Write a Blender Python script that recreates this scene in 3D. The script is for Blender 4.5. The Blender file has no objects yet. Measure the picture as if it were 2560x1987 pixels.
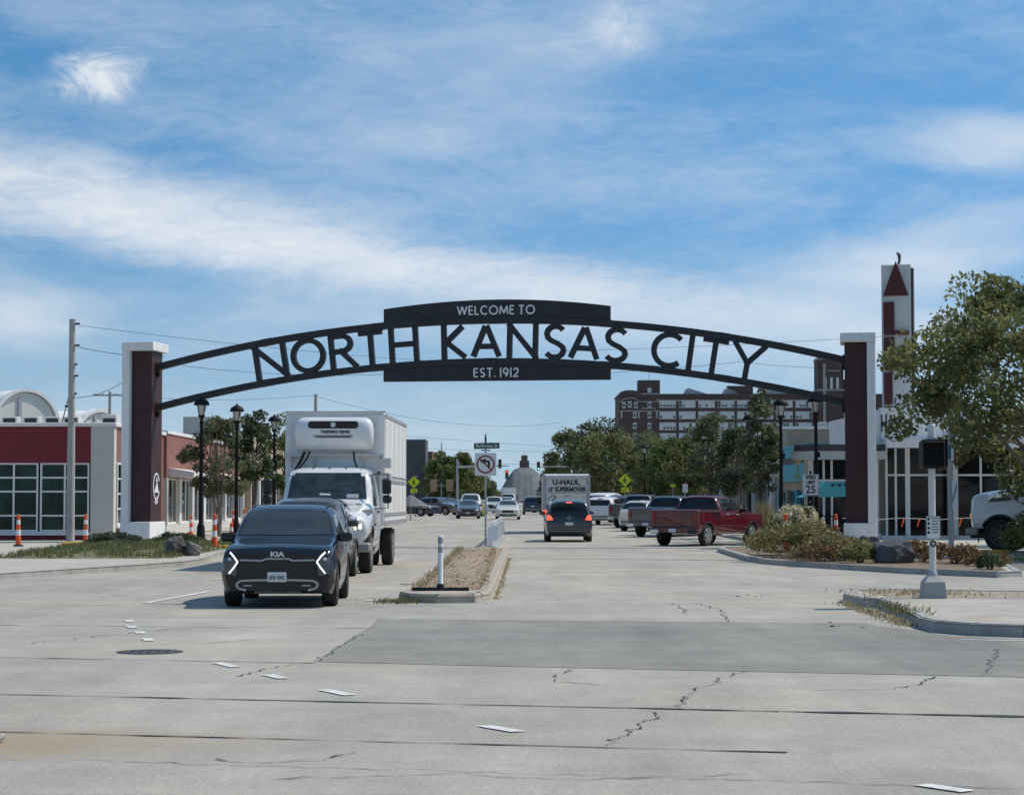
import bpy, bmesh, math, random
import numpy as np
from mathutils import Vector, Matrix, Euler
from mathutils.bvhtree import BVHTree
from mathutils.geometry import tessellate_polygon
R = math.radians
scene = bpy.context.scene
col = scene.collection

# ------------------------------------------------------------------ camera
cam_data = bpy.data.cameras.new('camera')
cam_data.sensor_width = 36.0
cam_data.lens = 73.1
cam_data.clip_start = 0.1
cam_data.clip_end = 9000
cam = bpy.data.objects.new('camera', cam_data)
cam.location = (0, 0, 1.74)
cam.rotation_euler = (R(90 + 2.82), 0, 0)
col.objects.link(cam)
scene.camera = cam

# ------------------------------------------------------------------ sky
SUN_EL, SUN_AZ = 54.0, 70.0            # azimuth clockwise from +Y
world = bpy.data.worlds.new('World')
scene.world = world
world.use_nodes = True
nt = world.node_tree
nt.nodes.clear()
def wn(t, **k):
    n = nt.nodes.new(t)
    for a, b in k.items():
        setattr(n, a, b)
    return n
def wlink(a, b):
    nt.links.new(a, b)
def wmath(op, a, b=None, c=None, clamp=False):
    n = wn('ShaderNodeMath', operation=op, use_clamp=clamp)
    for i, v in enumerate((a, b, c)):
        if v is None:
            continue
        if isinstance(v, (int, float)):
            n.inputs[i].default_value = v
        else:
            wlink(v, n.inputs[i])
    return n.outputs[0]
def wmap(v, a, b, c=0.0, d=1.0):
    n = wn('ShaderNodeMapRange', interpolation_type='SMOOTHSTEP')
    wlink(v, n.inputs[0])
    for i, x in enumerate((a, b, c, d)):
        n.inputs[i + 1].default_value = x
    return n.outputs[0]
w_out = wn('ShaderNodeOutputWorld')
w_bg = wn('ShaderNodeBackground')
w_bg.inputs[1].default_value = 0.15
wlink(w_bg.outputs[0], w_out.inputs[0])
w_tc = wn('ShaderNodeTexCoord')
w_dir = w_tc.outputs['Generated']
# clear air overhead is deep blue: read the atmosphere a little higher up than the eye line
w_lift = wn('ShaderNodeVectorMath', operation='MULTIPLY_ADD')
wlink(w_dir, w_lift.inputs[0])
w_lift.inputs[1].default_value = (1, 1, 1.9)
w_lift.inputs[2].default_value = (0, 0, 0.26)
w_norm = wn('ShaderNodeVectorMath', operation='NORMALIZE')
wlink(w_lift.outputs[0], w_norm.inputs[0])
w_sky = wn('ShaderNodeTexSky', sky_type='NISHITA')
w_sky.sun_disc = False
w_sky.sun_elevation = R(SUN_EL)
w_sky.sun_rotation = R(SUN_AZ)
w_sky.air_density = 1.0
w_sky.dust_density = 0.4
w_sky.ozone_density = 1.2
wlink(w_norm.outputs[0], w_sky.inputs[0])
w_hsv = wn('ShaderNodeHueSaturation')
w_hsv.inputs['Saturation'].default_value = 1.30
w_hsv.inputs['Hue'].default_value = 0.486
w_hsv.inputs['Value'].default_value = 1.02
wlink(w_sky.outputs[0], w_hsv.inputs['Color'])
# cloud noise: streaks that tilt a little, over the whole dome
def wnoise(scale, rot, detail=7, rough=.6, dist=.6, off=(0, 0, 0)):
    m = wn('ShaderNodeMapping')
    m.inputs['Location'].default_value = off
    m.inputs['Rotation'].default_value = rot
    m.inputs['Scale'].default_value = scale
    wlink(w_dir, m.inputs['Vector'])
    n = wn('ShaderNodeTexNoise')
    n.inputs['Scale'].default_value = 1.0
    n.inputs['Detail'].default_value = detail
    n.inputs['Roughness'].default_value = rough
    n.inputs['Distortion'].default_value = dist
    wlink(m.outputs[0], n.inputs['Vector'])
    return n.outputs[0]
n_big = wnoise((5, 5, 18), (0, R(-12), 0), 5, .5, .35, (1.3, .2, .5))
n_fine = wnoise((15, 15, 48), (0, R(-14), 0), 6, .56, .45, (3.1, 1.7, .4))
n_puff = wnoise((30, 30, 42), (0, R(25), 0), 10, .72, .9, (.4, 5.1, 2.2))
n_fib = wnoise((30, 30, 110), (0, R(-22), 0), 12, .74, 1.6, (2.4, .3, 1.1))
mixn = wmath('ADD', wmath('MULTIPLY', n_big, .70), wmath('MULTIPLY', n_fine, .30))
mixv = wmath('ADD', wmath('MULTIPLY', mixn, .76), wmath('MULTIPLY', n_fib, .24))
mixf = wmath('ADD', wmath('MULTIPLY', mixn, .68), wmath('MULTIPLY', n_fib, .32))
# a few banks of cloud stand in definite directions
def bank(u, e, ru, re, tilt, amp, noise, lo, hi):
    d = Vector((u, 1, e)).normalized()
    m = wn('ShaderNodeVectorMath', operation='SUBTRACT')
    wlink(w_dir, m.inputs[0])
    m.inputs[1].default_value = d
    r = wn('ShaderNodeMapping')
    r.inputs['Rotation'].default_value = (0, R(tilt), 0)
    r.inputs['Scale'].default_value = (1 / ru, 1 / .4, 1 / re)
    # rotate first, then scale: use two nodes
    r1 = wn('ShaderNodeMapping')
    r1.inputs['Rotation'].default_value = (0, R(tilt), 0)
    r.inputs['Rotation'].default_value = (0, 0, 0)
    wlink(m.outputs[0], r1.inputs['Vector'])
    wlink(r1.outputs[0], r.inputs['Vector'])
    ln = wn('ShaderNodeVectorMath', operation='LENGTH')
    wlink(r.outputs[0], ln.inputs[0])
    fall = wmath('SUBTRACT', 1.0, wmap(ln.outputs['Value'], 0.0, 1.6))
    s = wmath('MULTIPLY', fall, wmath('ADD', wmath('MULTIPLY', noise, 1.5), -.1))
    return wmath('MULTIPLY', wmap(s, lo, hi), amp)
terms = [
    bank(-.200, .207, .034, .019, 14, .95, n_puff, .30, .85),
    bank(-.20, .150, .17, .022, -8, .55, mixf, .10, .80),
    bank(-.170, .132, .18, .022, -9, .95, mixf, .10, .80),
    bank(.010, .104, .15, .018, -6, .75, mixf, .14, .85),
    bank(.052, .228, .024, .018, -25, .55, n_puff, .25, .85),
    bank(.240, .172, .075, .018, -6, .60, mixn, .12, .75),
    bank(.200, .118, .10, .022, 9, .55, mixn, .12, .80),
    bank(.060, .085, .26, .020, -3, .40, mixn, .12, .80),
    bank(-.26, .092, .07, .030, 0, .60, mixn, .12, .80),
    bank(-.02, .205, .16, .040, 12, .30, mixn, .15, .85),
]
veil = wmath('MULTIPLY', wmap(mixv, .39, .77), .45)
acc = veil
for t in terms:       # screen-combine
    acc = wmath('SUBTRACT', 1.0, wmath('MULTIPLY', wmath('SUBTRACT', 1.0, acc), wmath('SUBTRACT', 1.0, t)))
w_sep = wn('ShaderNodeSeparateXYZ')
wlink(w_dir, w_sep.inputs[0])
low = wmath('MULTIPLY', wmath('SUBTRACT', 1.0, wmap(w_sep.outputs[2], .0, .15)), .82)
w_low = wn('ShaderNodeMix', data_type='RGBA')
wlink(low, w_low.inputs['Factor'])
wlink(w_hsv.outputs[0], w_low.inputs['A'])
w_low.inputs['B'].default_value = (3.0, 3.9, 4.45, 1)
w_mix = wn('ShaderNodeMix', data_type='RGBA')
wlink(acc, w_mix.inputs['Factor'])
wlink(w_low.outputs['Result'], w_mix.inputs['A'])
w_mix.inputs['B'].default_value = (5.5, 5.75, 6.0, 1)
wlink(w_mix.outputs['Result'], w_bg.inputs[0])

# ------------------------------------------------------------------ sun
sun_data = bpy.data.lights.new('sun', 'SUN')
sun_data.energy = 3.45
sun_data.angle = R(0.55)
sun_data.color = (1.0, 0.94, 0.845)
sun = bpy.data.objects.new('sun', sun_data)
sd = Vector((math.sin(R(SUN_AZ)) * math.cos(R(SUN_EL)), math.cos(R(SUN_AZ)) * math.cos(R(SUN_EL)), math.sin(R(SUN_EL))))
sun.rotation_euler = sd.to_track_quat('Z', 'Y').to_euler()
sun.location = (30, 20, 60)
col.objects.link(sun)

scene.view_settings.view_transform = 'Standard'
scene.view_settings.look = 'None'
scene.view_settings.exposure = 0.0
scene.view_settings.gamma = 1.0
scene.view_settings.use_curve_mapping = False

# ------------------------------------------------------------------ materials
MATS = {}
def mat(name, c, rough=.6, metal=0.0, var=.12, scale=3.0, bump=0.0, bscale=None, spec=.5, coat=0.0, emit=None, es=1.0, streak=None):
    if name in MATS:
        return MATS[name]
    m = bpy.data.materials.new(name)
    m.use_nodes = True
    t = m.node_tree
    b = t.nodes['Principled BSDF']
    b.inputs['Roughness'].default_value = rough
    b.inputs['Metallic'].default_value = metal
    b.inputs['Specular IOR Level'].default_value = spec
    b.inputs['Coat Weight'].default_value = coat
    b.inputs['Coat Roughness'].default_value = .06
    tc = t.nodes.new('ShaderNodeTexCoord')
    if var > 0:
        n = t.nodes.new('ShaderNodeTexNoise')
        n.inputs['Scale'].default_value = scale
        n.inputs['Detail'].default_value = 6
        n.inputs['Roughness'].default_value = .62
        if streak:
            mp = t.nodes.new('ShaderNodeMapping')
            mp.inputs['Scale'].default_value = streak
            t.links.new(tc.outputs['Object'], mp.inputs[0])
            t.links.new(mp.outputs[0], n.inputs['Vector'])
        else:
            t.links.new(tc.outputs['Object'], n.inputs['Vector'])
        r = t.nodes.new('ShaderNodeValToRGB')
        r.color_ramp.elements[0].position = .28
        r.color_ramp.elements[1].position = .74
        r.color_ramp.elements[0].color = (c[0] * (1 - var), c[1] * (1 - var), c[2] * (1 - var), 1)
        r.color_ramp.elements[1].color = (min(1, c[0] * (1 + var)), min(1, c[1] * (1 + var)), min(1, c[2] * (1 + var)), 1)
        t.links.new(n.outputs[0], r.inputs[0])
        t.links.new(r.outputs[0], b.inputs['Base Color'])
    else:
        b.inputs['Base Color'].default_value = (*c, 1)
    if bump > 0:
        n2 = t.nodes.new('ShaderNodeTexNoise')
        n2.inputs['Scale'].default_value = bscale or scale * 6
        n2.inputs['Detail'].default_value = 5
        t.links.new(tc.outputs['Object'], n2.inputs['Vector'])
        bp = t.nodes.new('ShaderNodeBump')
        bp.inputs['Strength'].default_value = min(1, bump)
        bp.inputs['Distance'].default_value = .02
        t.links.new(n2.outputs[0], bp.inputs['Height'])
        t.links.new(bp.outputs[0], b.inputs['Normal'])
    if emit:
        b.inputs['Emission Color'].default_value = (*emit, 1)
        b.inputs['Emission Strength'].default_value = es
    MATS[name] = m
    return m

def brick_mat(name, c1, c2, mortar, scale=1.0):
    m = mat(name, c1, .85, var=0)
    t = m.node_tree
    b = t.nodes['Principled BSDF']
    tc = t.nodes.new('ShaderNodeTexCoord')
    sep = t.nodes.new('ShaderNodeSeparateXYZ')
    t.links.new(tc.outputs['Object'], sep.inputs[0])
    add = t.nodes.new('ShaderNodeMath'); add.operation = 'ADD'
    t.links.new(sep.outputs[0], add.inputs[0]); t.links.new(sep.outputs[1], add.inputs[1])
    cmb = t.nodes.new('ShaderNodeCombineXYZ')
    t.links.new(add.outputs[0], cmb.inputs[0]); t.links.new(sep.outputs[2], cmb.inputs[1])
    br = t.nodes.new('ShaderNodeTexBrick')
    br.inputs['Scale'].default_value = scale
    br.inputs['Brick Width'].default_value = .42
    br.inputs['Row Height'].default_value = .2
    br.inputs['Mortar Size'].default_value = .018
    br.inputs['Color1'].default_value = (*c1, 1); br.inputs['Color2'].default_value = (*c2, 1)
    br.inputs['Mortar'].default_value = (*mortar, 1)
    t.links.new(cmb.outputs[0], br.inputs['Vector'])
    n = t.nodes.new('ShaderNodeTexNoise'); n.inputs['Scale'].default_value = .35; n.inputs['Detail'].default_value = 5
    t.links.new(tc.outputs['Object'], n.inputs['Vector'])
    mr = t.nodes.new('ShaderNodeMapRange'); mr.inputs[3].default_value = .75; mr.inputs[4].default_value = 1.25
    t.links.new(n.outputs[0], mr.inputs[0])
    mx = t.nodes.new('ShaderNodeMix'); mx.data_type = 'RGBA'; mx.blend_type = 'MULTIPLY'; mx.inputs['Factor'].default_value = 1
    t.links.new(br.outputs[0], mx.inputs['A']); t.links.new(mr.outputs[0], mx.inputs['B'])
    t.links.new(mx.outputs['Result'], b.inputs['Base Color'])
    return m

def leaf_mat(name, c1, c2, trans=.35):
    m = bpy.data.materials.new(name); m.use_nodes = True
    t = m.node_tree; t.nodes.clear()
    o = t.nodes.new('ShaderNodeOutputMaterial')
    tc = t.nodes.new('ShaderNodeTexCoord')
    n = t.nodes.new('ShaderNodeTexNoise'); n.inputs['Scale'].default_value = 1.1; n.inputs['Detail'].default_value = 6; n.inputs['Roughness'].default_value = .7
    t.links.new(tc.outputs['Object'], n.inputs['Vector'])
    r = t.nodes.new('ShaderNodeValToRGB')
    r.color_ramp.elements[0].position = .34; r.color_ramp.elements[1].position = .68
    r.color_ramp.elements[0].color = (*c1, 1); r.color_ramp.elements[1].color = (*c2, 1)
    t.links.new(n.outputs[0], r.inputs[0])
    d = t.nodes.new('ShaderNodeBsdfPrincipled'); d.inputs['Roughness'].default_value = .5; d.inputs['Specular IOR Level'].default_value = .3
    ge = t.nodes.new('ShaderNodeNewGeometry')
    mr = t.nodes.new('ShaderNodeMapRange'); mr.inputs[3].default_value = .72; mr.inputs[4].default_value = 1.55
    t.links.new(ge.outputs['Random Per Island'], mr.inputs[0])
    ml = t.nodes.new('ShaderNodeMix'); ml.data_type = 'RGBA'; ml.blend_type = 'MULTIPLY'; ml.inputs['Factor'].default_value = 1
    t.links.new(r.outputs[0], ml.inputs['A']); t.links.new(mr.outputs[0], ml.inputs['B'])
    t.links.new(ml.outputs['Result'], d.inputs['Base Color'])
    tr = t.nodes.new('ShaderNodeBsdfTranslucent')
    t.links.new(ml.outputs['Result'], tr.inputs['Color'])
    mx = t.nodes.new('ShaderNodeMixShader'); mx.inputs[0].default_value = trans
    t.links.new(d.outputs[0], mx.inputs[1]); t.links.new(tr.outputs[0], mx.inputs[2])
    t.links.new(mx.outputs[0], o.inputs[0])
    MATS[name] = m
    return m

def road_mat(name, c, tan, worn, dirt_at=None):
    m = mat(name, c, .88, var=0)
    t = m.node_tree; b = t.nodes['Principled BSDF']
    tc = t.nodes.new('ShaderNodeTexCoord')
    def noise(sc, det, scale3=(1, 1, 1), rough=.6, rot=0):
        mp = t.nodes.new('ShaderNodeMapping'); mp.inputs['Scale'].default_value = scale3; mp.inputs['Rotation'].default_value = (0, 0, rot)
        t.links.new(tc.outputs['Object'], mp.inputs[0])
        n = t.nodes.new('ShaderNodeTexNoise'); n.inputs['Scale'].default_value = sc; n.inputs['Detail'].default_value = det; n.inputs['Roughness'].default_value = rough
        t.links.new(mp.outputs[0], n.inputs['Vector'])
        return n.outputs[0]
    def rng(v, a, b_, c_, d_):
        n = t.nodes.new('ShaderNodeMapRange'); n.inputs[1].default_value = a; n.inputs[2].default_value = b_; n.inputs[3].default_value = c_; n.inputs[4].default_value = d_
        t.links.new(v, n.inputs[0]); return n.outputs[0]
    def mul(col_in, fac):
        mx = t.nodes.new('ShaderNodeMix'); mx.data_type = 'RGBA'; mx.blend_type = 'MULTIPLY'; mx.inputs['Factor'].default_value = 1
        t.links.new(col_in, mx.inputs['A']); t.links.new(fac, mx.inputs['B']); return mx.outputs['Result']
    base = t.nodes.new('ShaderNodeMix'); base.data_type = 'RGBA'
    base.inputs['A'].default_value = (*c, 1); base.inputs['B'].default_value = (*tan, 1)
    t.links.new(rng(noise(.16, 5), .42, .66, 0, 1), base.inputs['Factor'])
    o = mul(base.outputs['Result'], rng(noise(.45, 7, (1, .3, 1), .65), .25, .75, .76, 1.18))
    o = mul(o, rng(noise(.9, 5, (.12, 1, 1), .6, R(-12)), .3, .72, .90, 1.08))    # wear along the cross street
    o = mul(o, rng(noise(1.3, 8, (1, .10, 1), .7), .3, .7, .90, 1.09))      # wheel tracks along the street
    o = mul(o, rng(noise(2.6, 9, (.5, .35, 1), .75), .28, .62, .86, 1.07))
    o = mul(o, rng(noise(22, 5, rough=.8), .3, .7, .76, 1.20))
    o = mul(o, rng(noise(60, 3, rough=.85), .3, .7, .66, 1.27))
    st = t.nodes.new('ShaderNodeMix'); st.data_type = 'RGBA'
    t.links.new(o, st.inputs['A']); st.inputs['B'].default_value = (*worn, 1)
    t.links.new(rng(noise(.75, 8, (1, .22, 1), .7), .60, .76, 0, .60), st.inputs['Factor'])
    t.links.new(st.outputs['Result'], b.inputs['Base Color'])
    if dirt_at:
        dx, dy, rx, ry = dirt_at
        mp = t.nodes.new('ShaderNodeMapping'); mp.vector_type = 'POINT'
        mp.inputs['Location'].default_value = (-dx / rx, -dy / ry, 0); mp.inputs['Scale'].default_value = (1 / rx, 1 / ry, 0)
        t.links.new(tc.outputs['Object'], mp.inputs[0])
        ln = t.nodes.new('ShaderNodeVectorMath'); ln.operation = 'LENGTH'; t.links.new(mp.outputs[0], ln.inputs[0])
        ad = t.nodes.new('ShaderNodeMath'); ad.operation = 'ADD'
        t.links.new(ln.outputs['Value'], ad.inputs[0]); t.links.new(rng(noise(1.1, 7, rough=.7), 0, 1, -.55, .55), ad.inputs[1])
        dm = t.nodes.new('ShaderNodeMix'); dm.data_type = 'RGBA'
        t.links.new(st.outputs['Result'], dm.inputs['A']); dm.inputs['B'].default_value = (.34, .255, .16, 1)
        t.links.new(rng(ad.outputs[0], .25, 1.1, .85, 0), dm.inputs['Factor'])
        t.links.new(dm.outputs['Result'], b.inputs['Base Color'])
    bp = t.nodes.new('ShaderNodeBump'); bp.inputs['Strength'].default_value = .35; bp.inputs['Distance'].default_value = .01
    t.links.new(noise(70, 4), bp.inputs['Height']); t.links.new(bp.outputs[0], b.inputs['Normal'])
    return m

ROAD = road_mat('road_concrete', (.405, .380, .325), (.45, .40, .325), (.27, .255, .222), (-4.0, 15.0, 2.4, 1.15))
PATCH = road_mat('asphalt_patch', (.265, .250, .218), (.31, .288, .248), (.20, .192, .172))
LOT = road_mat('asphalt_drive', (.16, .16, .16), (.2, .19, .17), (.1, .1, .1))
WALK = mat('sidewalk_concrete', (.46, .425, .36), .9, var=.16, scale=.9, bump=.3, bscale=40)
KERB = mat('kerb_concrete', (.36, .355, .335), .9, var=.25, scale=2.0, bump=.4, bscale=30)
KERBTAN = mat('kerb_dirty_concrete', (.40, .35, .28), .9, var=.25, scale=2.5, bump=.4, bscale=30)
TAR = mat('tar_seal', (.035, .035, .037), .75, var=.3, scale=8)
CRACK = mat('crack', (.06, .058, .055), .9, var=.3, scale=8)
PAINT = mat('road_paint_white', (.66, .645, .60), .8, var=.3, scale=12)
YPAINT = mat('kerb_paint_yellow', (.72, .42, .04), .6, var=.2, scale=6)
GROUND = mat('ground_dirt', (.24, .22, .17), .95, var=.25, scale=.3)
MULCH = mat('mulch', (.33, .255, .18), .95, var=.3, scale=7, bump=.8, bscale=25)
BED = mat('bed_soil', (.21, .155, .105), .95, var=.4, scale=6, bump=.8, bscale=25)
TURF = mat('turf_soil', (.17, .155, .085), .95, var=.35, scale=2, bump=.6, bscale=20)
BLACKM = mat('black_metal', (.008, .008, .009), .6, var=.2, scale=5, spec=.2)
ARCHM = mat('arch_steel', (.020, .021, .024), .55, var=.35, scale=2.5, streak=(.6, .6, 4))
WHITEP = mat('white_stucco', (.78, .77, .75), .8, var=.10, scale=1.6, streak=(2.5, 2.5, .35), bump=.1, bscale=60)
MAROON = mat('maroon_panel', (.046, .015, .015), .6, var=.30, scale=1.6, streak=(2.5, 2.5, .4), bump=.15, bscale=90)
WHITEL = mat('white_letter', (.78, .79, .80), .5, var=.03)
RED_WALL = mat('red_painted_stucco', (.20, .020, .027), .75, var=.12, scale=1.4, bump=.15, bscale=60)
PINK_WALL = mat('faded_red_brick', (.25, .105, .085), .85, var=.2, scale=1.5, bump=.2, bscale=30)
GREYW = mat('pale_grey_stucco', (.58, .565, .53), .85, var=.08, scale=1.5)
TRIMW = mat('white_trim', (.78, .77, .74), .6, var=.08, scale=3)
GREENGL = mat('green_glass', (.012, .036, .026), .06, var=.95, scale=1.1, spec=.25)  # strong light and dark blotches paint in pane reflections
DARKGL = mat('dark_shop_glass', (.010, .011, .013), .05, var=.6, scale=.9, spec=.28)
STEEL = mat('galvanised_steel', (.42, .43, .44), .45, .7, var=.12, scale=6)
POLEW = mat('weathered_wood_pole', (.42, .40, .37), .9, var=.22, scale=3, streak=(6, 6, .5), bump=.3, bscale=20)
RUBBER = mat('black_rubber', (.018, .018, .018), .8, var=.2, scale=8)
ORANGE = mat('orange_plastic', (.85, .10, .015), .5, var=.08)
WHITEPL = mat('white_plastic', (.82, .82, .80), .45, var=.08, scale=4)
CHROME = mat('chrome', (.66, .67, .68), .25, .7, var=.05)
SATIN = mat('satin_silver', (.42, .42, .42), .4, .5, var=.05)
CARGL = mat('car_glass', (.010, .014, .016), .04, var=.15, scale=2, spec=.5)
CARGL2 = mat('truck_glass', (.035, .045, .050), .05, var=.75, scale=2.6, spec=.6)  # pale blotchy base paints in sky reflection and cab interior
WINDSH = mat('sky_tinted_windshield', (.038, .048, .054), .07, var=.2, scale=1.2, spec=.6)  # sky reflection painted in as a paler bluish base colour
BLACKPL = mat('black_plastic', (.016, .016, .017), .5, var=.15, scale=10)
GRILLE = mat('gloss_black', (.008, .008, .009), .25, var=.1, scale=10)
REDLAMP = mat('red_lamp', (.30, .012, .012), .2, var=.05, emit=(1, .05, .03), es=.0)
BRAKE = mat('lit_brake_lamp', (.6, .03, .02), .2, var=.05, emit=(1, .12, .06), es=1.6)
HEADL = mat('headlamp_glass', (.55, .56, .56), .12, var=.1, spec=.8)
LITWHITE = mat('lit_led_strip', (.9, .9, .9), .3, var=0, emit=(1, .97, .88), es=1.0)
LITWARM = mat('lit_headlamp', (.9, .85, .7), .3, var=0, emit=(1, .9, .68), es=2.0)
AMBER = mat('amber_lamp', (.7, .22, .02), .3, var=0, emit=(1, .35, .05), es=.7)
PLATE = mat('plate_white', (.66, .67, .68), .5, var=.08, scale=20)
SIGNW = mat('sign_white', (.70, .71, .71), .5, var=.05)
SIGNK = mat('sign_black', (.012, .012, .012), .5, var=0)
SIGNR = mat('sign_red', (.22, .02, .02), .5, var=.1)
SIGNG = mat('sign_green', (.012, .085, .05), .5, var=.05)
SIGNY = mat('sign_fluorescent_yellow', (.62, .72, .02), .5, var=.05)
TEAL = mat('turquoise_paint', (.06, .34, .40), .6, var=.15, scale=1.5)
TANB = brick_mat('tan_brick', (.42, .30, .205), (.35, .25, .17), (.33, .29, .24), 1.6)
TAN = mat('tan_stucco', (.44, .345, .245), .85, var=.1, scale=1.0)
BARK = mat('bark', (.12, .095, .075), .9, var=.35, scale=6, bump=.6, bscale=14)
BARKP = mat('pale_bark', (.26, .22, .18), .9, var=.3, scale=5, bump=.5, bscale=14)
ROCK = mat('boulder_dark', (.075, .076, .082), .85, var=.35, scale=2.5, bump=.8, bscale=9)
ROCK2 = mat('boulder_brown', (.11, .10, .09), .85, var=.4, scale=2.5, bump=.8, bscale=9)
LEAF_A = leaf_mat('leaf_olive_green', (.10, .112, .038), (.235, .235, .095), .5)
LEAF_B = leaf_mat('leaf_grey_green', (.085, .102, .050), (.19, .20, .105), .4)
LEAF_C = leaf_mat('leaf_mid_green', (.062, .098, .028), (.15, .185, .058), .4)
LEAF_D = leaf_mat('leaf_yellow_green', (.105, .118, .036), (.215, .21, .078), .4)
LEAF_E = leaf_mat('leaf_dark_green', (.050, .068, .034), (.118, .138, .066), .4)
LEAF_R = leaf_mat('leaf_rust', (.13, .075, .035), (.24, .14, .065), .2)
LEAF_O = leaf_mat('leaf_olive_dry', (.15, .135, .05), (.29, .25, .105), .3)
FLOWER = leaf_mat('hydrangea_cream', (.52, .46, .30), (.72, .66, .48), .2)
GRASSG = leaf_mat('grass_green', (.115, .135, .05), (.24, .235, .11), .3)
GRASSD = leaf_mat('grass_dry', (.30, .24, .13), (.46, .38, .22), .25)

# ------------------------------------------------------------------ mesh helpers
class MB:
    def __init__(s):
        s.v, s.f, s.mi = [], [], []
        s.cur = 0
    def add(s, vs, fs):
        o = len(s.v)
        s.v += [tuple(p) for p in vs]
        s.f += [tuple(i + o for i in q) for q in fs]
        s.mi += [s.cur] * len(fs)
        return s
    def box(s, x0, x1, y0, y1, z0, z1):
        return s.add([(x0, y0, z0), (x1, y0, z0), (x1, y1, z0), (x0, y1, z0), (x0, y0, z1), (x1, y0, z1), (x1, y1, z1), (x0, y1, z1)],
                     [(0, 3, 2, 1), (4, 5, 6, 7), (0, 1, 5, 4), (1, 2, 6, 5), (2, 3, 7, 6), (3, 0, 4, 7)])
    def cbox(s, cx, cy, cz, sx, sy, sz):
        return s.box(cx - sx / 2, cx + sx / 2, cy - sy / 2, cy + sy / 2, cz - sz / 2, cz + sz / 2)
    def bbox(s, x0, x1, y0, y1, z0, z1, b=.02):
        # box with chamfered vertical and top edges
        t = MB()
        ring = [(x0 + b, y0), (x1 - b, y0), (x1, y0 + b), (x1, y1 - b), (x1 - b, y1), (x0 + b, y1), (x0, y1 - b), (x0, y0 + b)]
        cx, cy = (x0 + x1) / 2, (y0 + y1) / 2
        def sh(r, k):
            return [(cx + (x - cx) * (1 - k / max(.01, (x1 - x0) / 2)), cy + (y - cy) * (1 - k / max(.01, (y1 - y0) / 2))) for x, y in r]
        lv = [(sh(ring, b), z0), (ring, z0 + b), (ring, z1 - b), (sh(ring, b), z1)]
        vs = [(x, y, z) for r, z in lv for x, y in r]
        fs = [(i * 8 + j, i * 8 + (j + 1) % 8, i * 8 + 8 + (j + 1) % 8, i * 8 + 8 + j) for i in range(3) for j in range(8)]
        fs += [tuple(range(7, -1, -1)), tuple(range(24, 32))]
        return s.add(vs, fs)
    def cyl(s, p0, p1, r0, r1=None, n=12, cap=True):
        r1 = r0 if r1 is None else r1
        p0, p1 = Vector(p0), Vector(p1)
        d = (p1 - p0).normalized()
        a = d.orthogonal().normalized(); b = d.cross(a)
        vs = []
        for p, r in ((p0, r0), (p1, r1)):
            for i in range(n):
                t = 2 * math.pi * i / n
                vs.append(p + (a * math.cos(t) + b * math.sin(t)) * r)
        fs = [(i, (i + 1) % n, n + (i + 1) % n, n + i) for i in range(n)]
        if cap:
            fs += [tuple(range(n - 1, -1, -1)), tuple(range(n, 2 * n))]
        return s.add(vs, fs)
    def tube(s, pts, r, n=8):
        pts = [Vector(p) for p in pts]
        rs = r if isinstance(r, (list, tuple)) else [r] * len(pts)
        vs = []; prev = None
        for i, p in enumerate(pts):
            d = (pts[min(i + 1, len(pts) - 1)] - pts[max(i - 1, 0)])
            d = d.normalized() if d.length > 1e-9 else Vector((0, 0, 1))
            if prev is None:
                a = d.orthogonal().normalized()
            else:
                a = (prev - d * prev.dot(d))
                a = a.normalized() if a.length > 1e-6 else d.orthogonal().normalized()
            prev = a; b = d.cross(a)
            for k in range(n):
                t = 2 * math.pi * k / n
                vs.append(p + (a * math.cos(t) + b * math.sin(t)) * rs[i])
        m = len(pts)
        fs = [(i * n + k, i * n + (k + 1) % n, i * n + n + (k + 1) % n, i * n + n + k) for i in range(m - 1) for k in range(n)]
        fs += [tuple(range(n - 1, -1, -1)), tuple(range((m - 1) * n, m * n))]
        return s.add(vs, fs)
    def lathe(s, prof, c=(0, 0, 0), n=16, axis='z'):
        vs = []
        for r, z in prof:
            for k in range(n):
                t = 2 * math.pi * k / n
                x, y = r * math.cos(t), r * math.sin(t)
                vs.append({'z': (c[0] + x, c[1] + y, c[2] + z), 'x': (c[0] + z, c[1] + x, c[2] + y), 'y': (c[0] + x, c[1] + z, c[2] + y)}[axis])
        m = len(prof)
        fs = [(i * n + k, i * n + (k + 1) % n, i * n + n + (k + 1) % n, i * n + n + k) for i in range(m - 1) for k in range(n)]
        fs += [tuple(range(n - 1, -1, -1)), tuple(range((m - 1) * n, m * n))]
        return s.add(vs, fs)
    def prism(s, poly, y0, y1, plane='xz'):
        # extrude a 2D outline
        n = len(poly)
        f3 = {'xz': lambda p, d: (p[0], d, p[1]), 'xy': lambda p, d: (p[0], p[1], d), 'yz': lambda p, d: (d, p[0], p[1])}[plane]
        vs = [f3(p, y0) for p in poly] + [f3(p, y1) for p in poly]
        fs = [(i, (i + 1) % n, n + (i + 1) % n, n + i) for i in range(n)]
        for tri in tessellate_polygon([[Vector((p[0], p[1], 0)) for p in poly]]):
            fs.append(tuple(tri)); fs.append(tuple(n + i for i in reversed(tri)))
        return s.add(vs, fs)
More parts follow.
